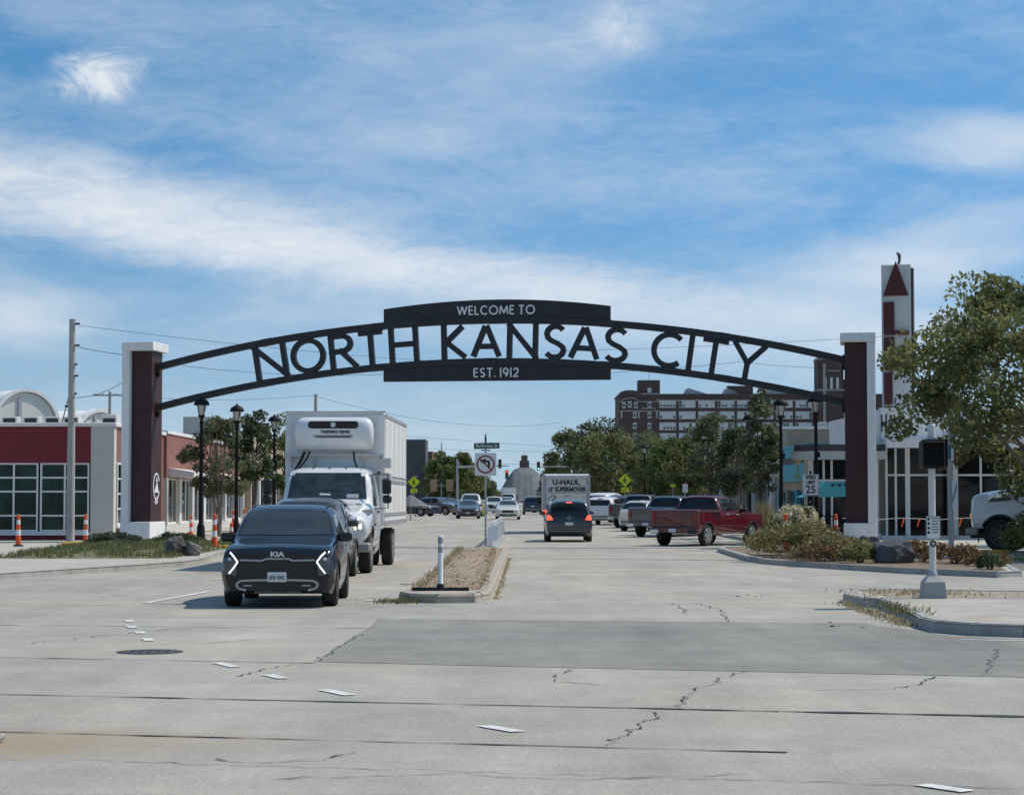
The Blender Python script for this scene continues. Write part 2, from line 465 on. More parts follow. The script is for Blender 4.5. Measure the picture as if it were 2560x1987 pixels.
    def ribbon(s, pts, w, y0, y1, closed=False, plane='xz'):
        # a stroke of width w along a 2D polyline, extruded
        P = [Vector((p[0], p[1])) for p in pts]
        n = len(P); Lp, Rp = [], []
        for i in range(n):
            a = P[i - 1] if (i > 0 or closed) else P[i]
            b = P[(i + 1) % n] if (i < n - 1 or closed) else P[i]
            d1 = (P[i] - a); d2 = (b - P[i])
            d1 = d1.normalized() if d1.length > 1e-9 else d2.normalized()
            d2 = d2.normalized() if d2.length > 1e-9 else d1
            t = (d1 + d2); t = t.normalized() if t.length > 1e-6 else d1
            nn = Vector((-t.y, t.x)); k = 1 / max(.5, nn.dot(Vector((-d1.y, d1.x))))
            Lp.append(P[i] + nn * w / 2 * k); Rp.append(P[i] - nn * w / 2 * k)
        f3 = {'xz': lambda p, d: (p[0], d, p[1]), 'xy': lambda p, d: (p[0], p[1], d), 'yz': lambda p, d: (d, p[0], p[1])}[plane]
        vs = []
        for i in range(n):
            vs += [f3(Lp[i], y0), f3(Rp[i], y0), f3(Rp[i], y1), f3(Lp[i], y1)]
        fs = []
        for i in range(n if closed else n - 1):
            j = (i + 1) % n
            for k in range(4):
                fs.append((i * 4 + k, i * 4 + (k + 1) % 4, j * 4 + (k + 1) % 4, j * 4 + k))
        if not closed:
            fs += [(3, 2, 1, 0), tuple((n - 1) * 4 + k for k in range(4))]
        return s.add(vs, fs)
    def mesh(s, name, mats, smooth=None):
        me = bpy.data.meshes.new(name)
        me.from_pydata([tuple(v) for v in s.v], [], s.f)
        for m in (mats if isinstance(mats, (list, tuple)) else [mats]):
            me.materials.append(m)
        if any(s.mi):
            me.polygons.foreach_set('material_index', s.mi)
        bm = bmesh.new(); bm.from_mesh(me)
        bmesh.ops.recalc_face_normals(bm, faces=bm.faces)
        bm.to_mesh(me); bm.free()
        if smooth is not None:
            me.shade_smooth()
            me.set_sharp_from_angle(angle=R(smooth))
        me.update()
        return me
    def build(s, name, mats, parent=None, smooth=None, loc=None):
        return link(name, s.mesh(name, mats, smooth), parent, loc)

def link(name, me, parent=None, loc=None, rot=None):
    o = bpy.data.objects.new(name, me)
    col.objects.link(o)
    if parent is not None:
        o.parent = parent
    if loc is not None:
        o.location = loc
    if rot is not None:
        o.rotation_euler = rot
    return o
def tag(o, label, cat, group=None, kind=None):
    o['label'] = label; o['category'] = cat
    if group: o['group'] = group
    if kind: o['kind'] = kind
    return o
def thing(name, label, cat, loc=(0, 0, 0), rz=0.0, group=None):
    o = link(name, None, None, loc, (0, 0, rz))
    o.empty_display_size = .2
    return tag(o, label, cat, group)
def structure(o):
    o['kind'] = 'structure'
    return o
def copy_tree(o, parent=None):
    kids = list(o.children)
    c = o.copy(); col.objects.link(c); c.parent = parent
    for k in kids:
        copy_tree(k, c)
    return c
def text(name, body, size, m, parent, loc, rot=(math.pi / 2, 0, 0), ext=.004, off=0.0, sx=1.0, align='CENTER', shear=0.0):
    cu = bpy.data.curves.new(name, 'FONT')
    cu.body = body; cu.size = size; cu.extrude = ext; cu.offset = off
    cu.align_x = align; cu.align_y = 'CENTER'; cu.resolution_u = 3; cu.shear = shear
    tmp = bpy.data.objects.new('tmp', cu); col.objects.link(tmp)
    dg = bpy.context.evaluated_depsgraph_get()
    me = bpy.data.meshes.new_from_object(tmp.evaluated_get(dg))
    bpy.data.objects.remove(tmp); bpy.data.curves.remove(cu)
    me.name = name; me.materials.clear(); me.materials.append(m)
    o = link(name, me, parent, loc, rot)
    o.scale = (sx, 1, 1)
    return o
def gz(y):
    # the street climbs a hand's breadth beyond the arch
    t = min(1, max(0, (y - 90) / 70))
    return .32 * t * t * (3 - 2 * t)
def sx(x, y):
    # the far street bears slightly to the right
    return x + .0087 * y
# ------------------------------------------------------------------ ground, road, kerbs
def flat(name, poly, z, m, parent=None):
    vs = [(x, y, z) for x, y in poly]
    fs = [tuple(t) for t in tessellate_polygon([[Vector((x, y, 0)) for x, y in poly]])]
    return MB().add(vs, fs).build(name, m, parent)
structure(flat('ground', [(-4000, -600), (4000, -600), (4000, 7000), (-4000, 7000)], -.06, GROUND))
rm = MB()
ys = [-20, 46] + [46 + i * 4 for i in range(1, 40)] + [260, 400, 600, 900]
for a, b in zip(ys[:-1], ys[1:]):
    w = 90 if b <= 62 else 19
    if b > 62:
        rm.add([(sx(-w, a), a, gz(a)), (sx(w, a), a, gz(a)), (sx(w, b), b, gz(b)), (sx(-w, b), b, gz(b))], [(0, 1, 2, 3)])
    else:
        rm.add([(-w, a, 0), (w, a, 0), (w, b, 0), (-w, b, 0)], [(0, 1, 2, 3)])
structure(rm.build('road', ROAD))

CR = Vector((.977, -.213))        # direction of the cross street
structure(flat('road_patch', [(-1.97, 30.6), (-1.94, 28.7), (-2.0, 27.2), (-2.13, 22.5), (0.04, 21.85), (5.02, 20.55), (40, 12.9), (40, 18.6), (9, 25.2), (6.6, 26.0), (5.6, 26.7), (5.25, 28.3), (4.94, 29.5)], .004, PATCH))
structure(flat('driveway', [(11.9, 46.5), (12.7, 52.3), (13.2, 57), (15, 59.9), (60, 59.9), (60, 37), (14, 37.6), (12, 40)], .004, LOT))

def strip(name, pts, w, z, m, jit=0.0, seed=0, step=.25, label=None):
    rnd = random.Random(seed); P = []
    for a, b in zip(pts[:-1], pts[1:]):
        a, b = Vector(a), Vector(b); n = max(1, int((b - a).length / step))
        for i in range(n):
            P.append(a.lerp(b, i / n))
    P.append(Vector(pts[-1]))
    vs, fs = [], []
    for i, p in enumerate(P):
        d = (P[min(i + 1, len(P) - 1)] - P[max(0, i - 1)]).normalized()
        n = Vector((-d.y, d.x)); q = p + n * rnd.uniform(-jit, jit)
        ww = w * rnd.choice((.25, .5, .8, 1.0, 1.2, 1.9)) / 2 if jit else w / 2
        vs += [(q.x + n.x * ww, q.y + n.y * ww, z), (q.x - n.x * ww, q.y - n.y * ww, z)]
    fs = [(2 * i, 2 * i + 1, 2 * i + 3, 2 * i + 2) for i in range(len(P) - 1)]
    return structure(MB().add(vs, fs).build(name, m))
def along(p, x0, x1):
    # a line through p running with the cross street, from x0 to x1
    k = -.222
    return [(x0, p[1] + k * (x0 - p[0])), ((x0 + x1) / 2, p[1] + k * ((x0 + x1) / 2 - p[0])), (x1, p[1] + k * (x1 - p[0]))]
strip('road_joint', along((-.01, 17.72), -30, 2.2), .045, .006, TAR, .012, 1)
strip('road_joint', along((-.01, 17.72), 2.2, 30), .085, .0065, TAR, .016, 2)
strip('road_joint', along((-1.68, 15.24), -4.2, 1.9), .030, .006, TAR, .012, 3)
strip('road_joint', along((-2.1, 22.3), -30, -2.1), .035, .006, CRACK, .02, 4)
strip('road_joint', along((0, 13.35), -5, 9), .010, .006, CRACK, .06, 5, .12)
strip('road_joint', [(-8, 29.2), (-3, 28.4), (-1.9, 28.4)], .03, .006, CRACK, .03, 6)
cracks = [
    [(2.32, 21.14), (2.06, 20.52), (1.94, 19.85), (1.66, 19.16), (1.54, 18.35), (1.36, 17.45)],
    [(1.2, 17.14), (1.16, 16.85), (1.02, 16.25), (.85, 15.61), (.66, 14.86)],
    [(.63, 21.54), (.51, 21.08), (.40, 20.42), (.41, 20.0), (.9, 19.7)],
    [(4.28, 20.8), (3.82, 19.65), (3.49, 19.26), (2.7, 19.1)],
    [(5.67, 24.4), (5.11, 22.3), (4.7, 20.8)],
    [(3.05, 35.5), (3.3, 33.2), (3.15, 30.6), (3.06, 29.7)],
    [(2.7, 35.2), (2.75, 33), (2.62, 31.6)],
    [(-2.0, 14.06), (-1.74, 13.86), (-1.29, 14.01), (-1.07, 14.45)],
    [(-5.88, 25.4), (-5.33, 26.6), (-4.5, 28.2), (-3.28, 28.6)],
    [(-4.46, 25.1), (-3.77, 25.4), (-3.11, 26.1)],
    [(-2.13, 22.4), (-2.55, 21.6), (-2.7, 20.6)],
    [(-1.95, 27.2), (-2.12, 22.5)],
    [(-1.5, 13.1), (-.4, 13.3), (.4, 13.05), (1.5, 13.3)],
    [(-7.5, 33.5), (-5.6, 36.0), (-4.9, 40)], [(-9.2, 41), (-7.0, 38)],
    [(2.5, 45), (4.2, 43.0), (6.8, 43.5)], [(4.1, 36.8), (5.2, 34.8)],
]
for i, c in enumerate(cracks):
    strip('road_crack', c, .015, .0075, CRACK, .05, 20 + i, .11)
strip('road_joint', [(-1.6, 73.5), (8, 71)], .09, .005, CRACK, .02, 61, .5)
strip('road_joint', [(.2, 62), (7.2, 60)], .16, .005, CRACK, .03, 62, .5)
strip('road_joint', [(-8.2, 62), (-2.2, 60.6)], .07, .005, CRACK, .03, 63, .5)

def dash(p, q, w):
    a, b = Vector(p), Vector(q); d = (b - a).normalized(); n = Vector((-d.y, d.x)) * w / 2
    vs = [(*(a + n), .009), (*(a - n), .009), (*(b - n), .009), (*(b + n), .009)]
    structure(MB().add(vs, [(0, 1, 2, 3)]).build('lane_marking', PAINT))
for p, q in [((-3.16, 22.35), (-2.87, 21.72)), ((-2.44, 20.8), (-2.22, 20.36)), ((-1.73, 19.16), (-1.44, 18.62)), ((-.22, 16.12), (.05, 15.70)), ((2.5, 12.8), (2.72, 12.5))]:
    dash(p, q, .13)
for p in [(-5.5, 30.0), (-5.21, 28.6), (-4.88, 27.4), (-4.53, 26.0)]:
    dash((p[0] - .06, p[1] + .22), (p[0] + .06, p[1] - .22), .13)
dash((5.6, 25.98), (6.5, 25.72), .09); dash((6.5, 25.72), (9, 25.15), .09)
dash((-6.2, 35.2), (-5.75, 39.8), .14); dash((-6.2, 35.2), (-5.4, 35.2), .2); dash((-2.55, 36.2), (-2.1, 35.9), .25)

def kerb(pts, h, w, m, parent, z0=None, side=1, step=2.4, mats=None):
    # separate kerb stones along a line; side=+1 puts the body to the left of travel
    for a, b in zip(pts[:-1], pts[1:]):
        a, b = Vector(a), Vector(b); L = (b - a).length; n = max(1, round(L / step)); d = (b - a) / L; nn = Vector((-d.y, d.x)) * side
        for i in range(n):
            p, q = a + d * (L * i / n + .006), a + d * (L * (i + 1) / n - .006)
            za, zb = gz(p.y), gz(q.y); e = .035
            prof = [(0, -.05), (.012, h - e), (e, h), (w, h), (w, -.05)]
            vs = [(p.x + nn.x * t, p.y + nn.y * t, za + z) for t, z in prof] + [(q.x + nn.x * t, q.y + nn.y * t, zb + z) for t, z in prof]
            k = len(prof)
            fs = [(j, (j + 1) % k, k + (j + 1) % k, k + j) for j in range(k)] + [tuple(range(k - 1, -1, -1)), tuple(range(k, 2 * k))]
            MB().add(vs, fs).build('kerb_stone', m, parent)

# pavement beside the red shop
LW = [(-60, 33), (-30, 39.5), (-14, 44.2), (-11.24, 45.8), (-10.33, 48.9), (-9.42, 51.7), (-8.65, 54.7), (-8.5, 57.5), (-8.75, 61), (-9.1, 66.8), (-9.2, 90)]
walk_l = structure(flat('sidewalk_left', LW + [(-60, 90)], .126, WALK))
kerb(LW, .14, .16, KERB, walk_l, side=1)
RW = [(60, 60), (14.6, 60), (13.1, 57), (12.5, 52.5), (11.6, 47.4), (10.87, 46.74), (10.21, 47.8), (9.2, 49.5), (7.53, 54.2), (7.11, 55.5), (6.83, 56.8), (6.7, 60), (6.9, 70), (7.6, 74), (9.88, 78), (9.88, 90)]
walk_r = structure(flat('sidewalk_right', RW + [(60, 90)], .126, WALK))
kerb(RW, .14, .16, KERB, walk_r, side=-1)
for nm, sgn, x0, par in (('sidewalk_left', -1, 9.98, walk_l), ('sidewalk_right', 1, 9.1, walk_r)):
    mb = MB(); yy = list(range(90, 210, 6)) + [260, 340, 500, 800]
    for a, b in zip(yy[:-1], yy[1:]):
        xa, xb = sx(sgn * x0, a), sx(sgn * x0, b); oa, ob = sx(sgn * 40, a), sx(sgn * 40, b)
        mb.add([(xa, a, gz(a) + .126), (oa, a, gz(a) + .126), (ob, b, gz(b) + .126), (xb, b, gz(b) + .126)], [(0, 1, 2, 3)])
    structure(mb.build(nm, WALK))
    kerb([(sx(sgn * x0, a), a) for a in yy if a <= 204], .14, .16, KERB, par, side=1 if sgn < 0 else -1, step=3)
# island with the walk signal
IS = [(5.62, 35.5), (5.68, 33.85), (5.93, 33.77), (5.74, 30.43), (5.53, 28.3), (5.56, 27.5), (5.91, 26.85), (6.49, 26.49), (8.5, 26.0), (14, 24.8), (40, 19.2)]
IB = [(40, 33), (14, 36.2), (8.68, 36.6), (6.82, 37.2), (5.97, 36.95)]
isl = structure(flat('traffic_island', IS + IB, .146, mat('island_concrete', (.42, .385, .325), .9, var=.2, scale=1.2, bump=.3, bscale=40)))
kerb(IS, .16, .17, KERB, isl, side=1)
kerb([(40, 33), (14, 36.2), (8.68, 36.6), (6.82, 37.2), (5.97, 36.95), (5.62, 35.5)], .16, .17, KERB, isl, side=1)
structure(flat('gravel_strip', [(6.1, 36.6), (6.9, 36.9), (8.7, 36.3), (14, 35.8), (14, 33.2), (8, 34.0), (6.25, 34.3)], .150, MULCH if False else mat('gritty_dirt', (.33, .28, .21), .95, var=.35, scale=5, bump=.6, bscale=30)))
strip('road_joint', [(6.1, 33.9), (8, 33.75), (14, 32.9)], .05, .153, KERBTAN, 0)
# median
MN = [(-1.72, 72), (-1.68, 61), (-1.86, 40), (-1.98, 36.4), (-1.75, 35.5), (-1.26, 35.2), (-.62, 35.4), (-.40, 36.4), (-.34, 39.2), (-.12, 67), (-.1, 72)]
med = structure(flat('median', MN, .10, MULCH))
kerb(MN[:4], .11, .15, KERBTAN, med, side=1)
kerb(MN[3:8], .15, .17, KERBTAN, med, side=1, step=3)
kerb(MN[7:], .15, .2, KERBTAN, med, side=1)
structure(flat('median_nose', [(-1.85, 36.9), (-1.84, 36.4), (-1.68, 35.65), (-1.26, 35.38), (-.72, 35.55), (-.56, 36.4), (-.53, 36.9)], .147, KERBTAN))
# mounded mulch
def mound(name, x0, x1, y0, y1, z0, h, m, seed, nx=10, ny=24):
    rnd = random.Random(seed); vs = []
    for j in range(ny + 1):
        for i in range(nx + 1):
            u, v = i / nx, j / ny
            e = min(1, 4 * u * (1 - u)) ** .6 * min(1, 5 * v * (1 - v)) ** .6
            vs.append((x0 + (x1 - x0) * u, y0 + (y1 - y0) * v, z0 - .02 + (h + .02) * e + rnd.uniform(-.012, .012) * (e > .05)))
    fs = [(j * (nx + 1) + i, j * (nx + 1) + i + 1, (j + 1) * (nx + 1) + i + 1, (j + 1) * (nx + 1) + i) for j in range(ny) for i in range(nx)]
    return structure(MB().add(vs, fs).build(name, m, smooth=60))
mound('median_mulch', -1.72, -.42, 36.9, 71.8, .12, .07, MULCH, 5, 10, 60)
structure(flat('planting_bed', [(7.2, 72.5), (7.0, 61), (7.2, 57), (7.75, 54.6), (9.4, 49.9), (10.9, 47.3), (11.4, 48), (12.1, 52.6), (12.3, 58), (12, 72)], .132, BED))
mound('grass_bank', -14.6, -9.3, 57.2, 75.0, .12, .20, TURF, 6, 16, 24)
structure(flat('lawn_strip', [(14.0, 57.2), (40, 57.2), (40, 59.7), (14.9, 59.7)], .03, TURF))
mc = thing('manhole_cover', 'dark round manhole cover set in the near roadway', 'manhole', (-4.15, 23.95, 0))
MB().lathe([(.30, 0), (.30, .008), (.28, .010)], n=28).build('cover', mat('cast_iron', (.06, .06, .06), .7, var=.3, scale=12), mc)
mb = MB(); mb.lathe([(.38, .004), (.38, .0075), (.31, .0085), (.31, .004)], n=28); mb.build('ring', CRACK, mc)
for k in range(5):
    MB().cbox(-.2 + k * .1, 0, .012, .03, .36 - abs(k - 2) * .07, .005).build('slot', RUBBER, mc)

# loose grass, twigs and stones
def blades(name, n, area, z, hmin, hmax, w, m, seed, lean=.35, label=None, cat='grass'):
    rng = np.random.default_rng(seed)
    pts = np.array([area(rng) for _ in range(n)])
    h = rng.uniform(hmin, hmax, n); th = rng.uniform(0, 2 * np.pi, n); la = rng.uniform(0, 2 * np.pi, n); lm = rng.uniform(0, lean, n) * h
    ww = w * rng.uniform(.6, 1.4, n) / 2
    base = np.column_stack([pts[:, 0], pts[:, 1], pts[:, 2] if pts.shape[1] > 2 else np.full(n, z)])
    d = np.column_stack([np.cos(th) * ww, np.sin(th) * ww, np.zeros(n)])
    tip = base + np.column_stack([np.cos(la) * lm, np.sin(la) * lm, h])
    mid = base + np.column_stack([np.cos(la) * lm * .35, np.sin(la) * lm * .35, h * .55])
    V = np.stack([base - d, base + d, mid + d * .7, tip, mid - d * .7], 1).reshape(-1, 3)
    me = bpy.data.meshes.new(name)
    me.from_pydata(V.tolist(), [], [tuple(range(5 * i, 5 * i + 5)) for i in range(n)])
    me.materials.append(m)
    o = link(name, me); o['kind'] = 'stuff'
    if label: o['label'] = label; o['category'] = cat
    return o
def seg_area(a, b, spread):
    def f(r):
        t = r.uniform(); return (a[0] + (b[0] - a[0]) * t + r.normal(0, spread), a[1] + (b[1] - a[1]) * t + r.normal(0, spread))
    return f
def bank_area(r):
    u, v = r.uniform(0.02, .98), r.uniform(.02, .98)
    e = min(1, 4 * u * (1 - u)) ** .6 * min(1, 5 * v * (1 - v)) ** .6
    if math.sin(u * 21 + v * 7) * math.sin(v * 17 - u * 5) > .35 and r.uniform() < .8: u, v = r.uniform(.1, .9), r.uniform(.3, .95); e = .8
    return (-14.6 + 5.3 * u, 57.2 + 17.8 * v, .10 + .20 * e)
blades('grass', 12000, bank_area, 0, .04, .19, .03, GRASSG, 1, .6, 'green grass covering the low bank before the arch pillar')
blades('dry_grass', 1500, lambda r: (-1.72 + r.normal(0, .07), r.uniform(37.5, 71)), .10, .03, .13, .016, GRASSD, 2, .8, 'dry grass along both kerbs of the narrow median')
blades('dry_grass', 700, lambda r: (-.60 + r.normal(0, .05), r.uniform(36.9, 70)), .12, .03, .11, .016, GRASSD, 3, .9, 'dry grass fringe on the mulch inside the median kerb')
blades('dry_grass', 700, lambda r: (lambda y: (-.34 + (y - 39) * .0079 + .04 + abs(r.normal(0, .05)), y))(r.uniform(36.4, 62)), .0, .01, .05, .02, GRASSD, 13, 1.2, 'dry debris in the gutter of the median kerb')
blades('weeds', 420, seg_area((5.55, 35.0), (5.45, 28.6), .08), .0, .03, .13, .018, GRASSD, 4, .9, 'dry weeds along the island kerb by the walk signal')
blades('weeds', 230, lambda r: (5.75 + r.normal(0, .12), 30.6 + r.normal(0, 1.0)), .10, .03, .17, .02, LEAF_O, 5, .9, 'green weeds sprouting beside the island kerb')
blades('weeds', 500, lambda r: (6.8 + r.normal(0, .6), 35.4 + r.normal(0, .7)), .148, .02, .08, .02, GRASSD, 15, 1.2, 'scattered dry weeds around the walk signal foot')
blades('grass', 2500, lambda r: (r.uniform(14.2, 22), r.uniform(57.3, 59.6)), .03, .05, .16, .03, GRASSG, 6, .6, 'grass strip in front of the white truck')
blades('weeds', 300, lambda r: (-1.9 + r.normal(0, .22), 35.5 + r.normal(0, .25)), .0, .03, .1, .02, GRASSG, 7, .9, 'green weeds at the tip of the median')
def mulch_chips(name, n, area, z, seed, m, label):
    rng = np.random.default_rng(seed); vs, fs = [], []
    for i in range(n):
        x, y = area(rng)[:2]; a = rng.uniform(0, 6.28); l, w, h = rng.uniform(.02, .06), rng.uniform(.01, .022), rng.uniform(.004, .016)
        c, s_ = math.cos(a), math.sin(a); o = len(vs)
        zz = z + rng.uniform(0, .05)
        vs += [(x + c * l, y + s_ * l, zz), (x - s_ * w, y + c * w, zz + h), (x - c * l, y - s_ * l, zz + h * .3), (x + s_ * w, y - c * w, zz)]
        fs += [(o, o + 1, o + 2), (o, o + 2, o + 3)]
    ob = MB().add(vs, fs).build(name, m); ob['kind'] = 'stuff'; ob['label'] = label; ob['category'] = 'mulch'
mulch_chips('bark_chips', 2200, lambda r: (r.uniform(-1.7, -.45), r.uniform(36.9, 66)), .145, 8, mat('bark_chip', (.29, .215, .145), .95, var=.5, scale=9), 'brown bark chips spread over the median bed')

def boulder(name, label, c, s, m, seed, group=None):
    bm = bmesh.new(); bmesh.ops.create_icosphere(bm, subdivisions=4, radius=1)
    rnd = random.Random(seed)
    pl = [(Vector((rnd.gauss(0, 1), rnd.gauss(0, 1), rnd.gauss(0, .8))).normalized(), rnd.uniform(.55, .85)) for _ in range(14)]
    for v in bm.verts:
        p = v.co.copy()
        for n, d in pl:
            k = p.dot(n) - d
            if k > 0: p -= n * k * .92
        q = p * 3
        p += p.normalized() * .04 * (math.sin(q.x * 2.1 + seed) * math.sin(q.y * 2.7) + .6 * math.sin(q.z * 5.3 + q.x * 4))
        v.co = (p.x * s[0], p.y * s[1], p.z * s[2])
    me = bpy.data.meshes.new(name); bm.to_mesh(me); bm.free(); me.materials.append(m)
    me.shade_smooth(); me.set_sharp_from_angle(angle=R(24))
    return tag(link(name, me, None, c), label, 'boulder', group)
boulder('boulder', 'dark brown boulder by the lamp post beside the arch pillar', (-9.75, 60.6, .36), (.40, .40, .46), ROCK2, 5)
boulder('boulder', 'smaller pale boulder leaning against the dark brown boulder', (-9.25, 60.4, .26), (.30, .28, .34), mat('boulder_grey', (.17, .16, .15), .85, var=.3, scale=3, bump=.7, bscale=9), 8)
boulder('boulder', 'large blue-grey boulder amid shrubs before the far pillar', (9.80, 53.4, .36), (.72, .55, .52), ROCK, 5)
boulder('boulder', 'low flat-topped boulder behind the large blue-grey boulder', (9.75, 57.5, .45), (.55, .45, .45), ROCK2, 9)
boulder('boulder', 'small broken concrete lump in the dirt at the road edge', (-3.72, 15.05, .03), (.10, .07, .05), WALK, 11)
boulder('boulder', 'pale chunk of stone in the bed near the island end', (11.5, 50.4, .2), (.28, .2, .14), WALK, 12)
def litter(name, label, c, m, n, r, seed):
    rnd = random.Random(seed); vs, fs = [], []
    for i in range(n):
        x, y = c[0] + rnd.gauss(0, r), c[1] + rnd.gauss(0, r); h = rnd.uniform(.006, .022); a = rnd.uniform(0, 6.28); l = rnd.uniform(.02, .05); o = len(vs)
        vs += [(x + l * math.cos(a + t), y + l * math.sin(a + t), c[2] + (h if k % 2 else .004)) for k, t in enumerate((0, 1.5, 3.1, 4.6))]
        fs += [(o, o + 1, o + 2), (o, o + 2, o + 3)]
    ob = MB().add(vs, fs).build(name, m); ob['kind'] = 'stuff'; ob['label'] = label; ob['category'] = 'litter'
litter('leaf_litter', 'clump of dead leaves in the gutter beside the median', (-2.15, 43, 0), LEAF_R, 22, .11, 1)
litter('leaf_litter', 'dark dead leaves caught on the median mulch', (-1.2, 42.5, .2), LEAF_R, 14, .08, 2)
litter('debris', 'white scraps lying on the median nose kerb', (-.62, 35.9, .15), PAINT, 7, .07, 3)
litter('debris', 'white scraps on the road below the median nose', (-.40, 35.2, .0), PAINT, 5, .05, 4)
litter('debris', 'pale scraps by the weeds at the island corner', (5.55, 29.3, .0), PAINT, 8, .12, 5)
litter('debris', 'dark crumbs scattered on the road near the island', (4.6, 29.0, .0), CRACK, 8, .35, 6)
litter('debris', 'dark crumbs scattered on the road before the planting bed', (4.2, 37.5, .0), CRACK, 6, .5, 7)
# ------------------------------------------------------------------ the welcome arch
def arc(cx, cz, rx, rz, a0, a1, n=16):
    return [(cx + rx * math.cos(R(a0 + (a1 - a0) * i / n)), cz + rz * math.sin(R(a0 + (a1 - a0) * i / n))) for i in range(n + 1)]
def glyph(ch):
    # strokes in a unit-high box; returns width factor-free (x in 0..1), list of (points, closed)
    h = .0
    if ch == 'N': return [([(0, 0), (0, 1)], 0), ([(0, 1), (1, 0)], 0), ([(1, 0), (1, 1)], 0)]
    if ch == 'O': return [(arc(.5, .5, .5, .5, 0, 360, 32)[:-1], 1)]
    if ch == 'R': return [([(0, 0), (0, 1)], 0), ([(0, 1), (.45, 1)] + arc(.45, .745, .42, .255, 80, -80, 12) + [(.45, .49), (0, .49)], 0), ([(.42, .49), (1, 0)], 0)]
    if ch == 'T': return [([(0, 1), (1, 1)], 0), ([(.5, 0), (.5, 1)], 0)]
    if ch == 'H': return [([(0, 0), (0, 1)], 0), ([(1, 0), (1, 1)], 0), ([(0, .52), (1, .52)], 0)]
    if ch == 'K': return [([(0, 0), (0, 1)], 0), ([(.9, 1), (.08, .48)], 0), ([(.08, .52), (1, 0)], 0)]
    if ch == 'A': return [([(0, 0), (.48, 1)], 0), ([(.52, 1), (1, 0)], 0), ([(.17, .33), (.83, .33)], 0)]
    if ch == 'S': return [(arc(.52, .745, .46, .255, 35, 180, 12) + [(.12, .62), (.32, .53), (.68, .44), (.93, .33)] + arc(.5, .245, .48, .245, 0, -150, 12), 0)]
    if ch == 'C': return [(arc(.58, .5, .58, .5, 48, 312, 26), 0)]
    if ch == 'I': return [([(.5, 0), (.5, 1)], 0)]
    if ch == 'Y': return [([(0, 1), (.5, .44)], 0), ([(1, 1), (.5, .44)], 0), ([(.5, 0), (.5, .5)], 0)]
    if ch == 'W': return [([(0, 1), (.25, 0)], 0), ([(.25, 0), (.5, 1)], 0), ([(.5, 1), (.75, 0)], 0), ([(.75, 0), (1, 1)], 0)]
    if ch == 'E': return [([(0, 0), (0, 1)], 0), ([(0, 1), (1, 1)], 0), ([(0, .52), (.9, .52)], 0), ([(0, 0), (1, 0)], 0)]
    if ch == 'L': return [([(0, 1), (0, 0), (1, 0)], 0)]
    if ch == 'M': return [([(0, 0), (.12, 1)], 0), ([(.12, 1), (.5, .1)], 0), ([(.5, .1), (.88, 1)], 0), ([(.88, 1), (1, 0)], 0)]
    if ch == '.': return [([(.5, -.02), (.5, .08)], 0)]
    if ch == '1': return [([(.5, 0), (.5, 1)], 0)]
    if ch == '9': return [(arc(.5, .68, .5, .32, 0, 360, 20)[:-1], 1), ([(1, .68), (.9, .35), (.5, 0)], 0)]
    if ch == '2': return [(arc(.5, .7, .48, .3, 165, -30, 14) + [(.55, .3), (0, 0), (1, 0)], 0)]
    return []
def letter(name, ch, x0, x1, z0, h, t, y0, y1, m, parent, rot=0.0):
    # one letter as a solid; it stands at (x0..x1), foot at z0
    mb = MB(); cx = (x0 + x1) / 2; w = (x1 - x0) - t; hh = h - t
    for i, (pts, cl) in enumerate(glyph(ch)):
        P = [(-w / 2 + px * w, t / 2 + pz * hh) for px, pz in pts]
        if not cl and len(P) == 2:      # run straight strokes out to the box edge
            a, b = Vector(P[0]), Vector(P[1]); d = (b - a).normalized() * t * .5
            if ch in 'NHKTIYR1': P = [tuple(a - d), tuple(b + d)] if abs(d.y) > abs(d.x) else P
        mb.ribbon(P, t, y0 - .003 * i, y1 + .003 * i, bool(cl))
    o = mb.build(name, m, parent, smooth=30)
    o.location = (cx, 0, z0); o.rotation_euler = (0, rot, 0)
    return o
AX, AY, AR = -.78, 78.75, R(-9.4)
arch = thing('welcome_arch', 'black steel arch reading NORTH KANSAS CITY spanning the street', 'arch', (AX, AY, 0), AR)
RAD = 53.6
def chord(zc, x0, x1, hh, y0, y1, n=48):
    mb = MB(); vs = []
    for i in range(n + 1):
        x = x0 + (x1 - x0) * i / n; z = zc - (RAD - math.sqrt(RAD * RAD - x * x)); s_ = x / RAD
        nx, nz = s_, math.sqrt(1 - s_ * s_)
        for q in (-hh / 2, hh / 2):
            for y in (y0, y1):
                vs.append((x + nx * q, y, z + nz * q))
    fs = []
    for i in range(n):
        o = i * 4
        fs += [(o, o + 4, o + 5, o + 1), (o + 2, o + 3, o + 7, o + 6), (o, o + 2, o + 6, o + 4), (o + 1, o + 5, o + 7, o + 3)]
    fs += [(0, 1, 3, 2), (n * 4, n * 4 + 2, n * 4 + 3, n * 4 + 1)]
    return mb.add(vs, fs)
ZU, ZL = 8.55, 6.98
chord(ZU, -13.25, 13.25, .25, -.15, .15).build('top_chord', ARCHM, arch)
chord(ZL, -13.25, 13.25, .25, -.15, .15).build('bottom_chord', ARCHM, arch)
up = MB(); n = 40; poly = []
for i in range(n + 1):
    x = -4.36 + 8.72 * i / n; poly.append((x, ZU + .128 - (RAD - math.sqrt(RAD * RAD - x * x))))
for i in range(n + 1):
    x = 4.36 - 8.72 * i / n; poly.append((x, 9.33 - (31 - math.sqrt(31 * 31 - x * x)) * 1.0))
up.prism([(x + .19, z) for x, z in poly], -.11, .11).build('welcome_plate', ARCHM, arch)
poly = [(-4.17, 6.25), (4.55, 6.25)]
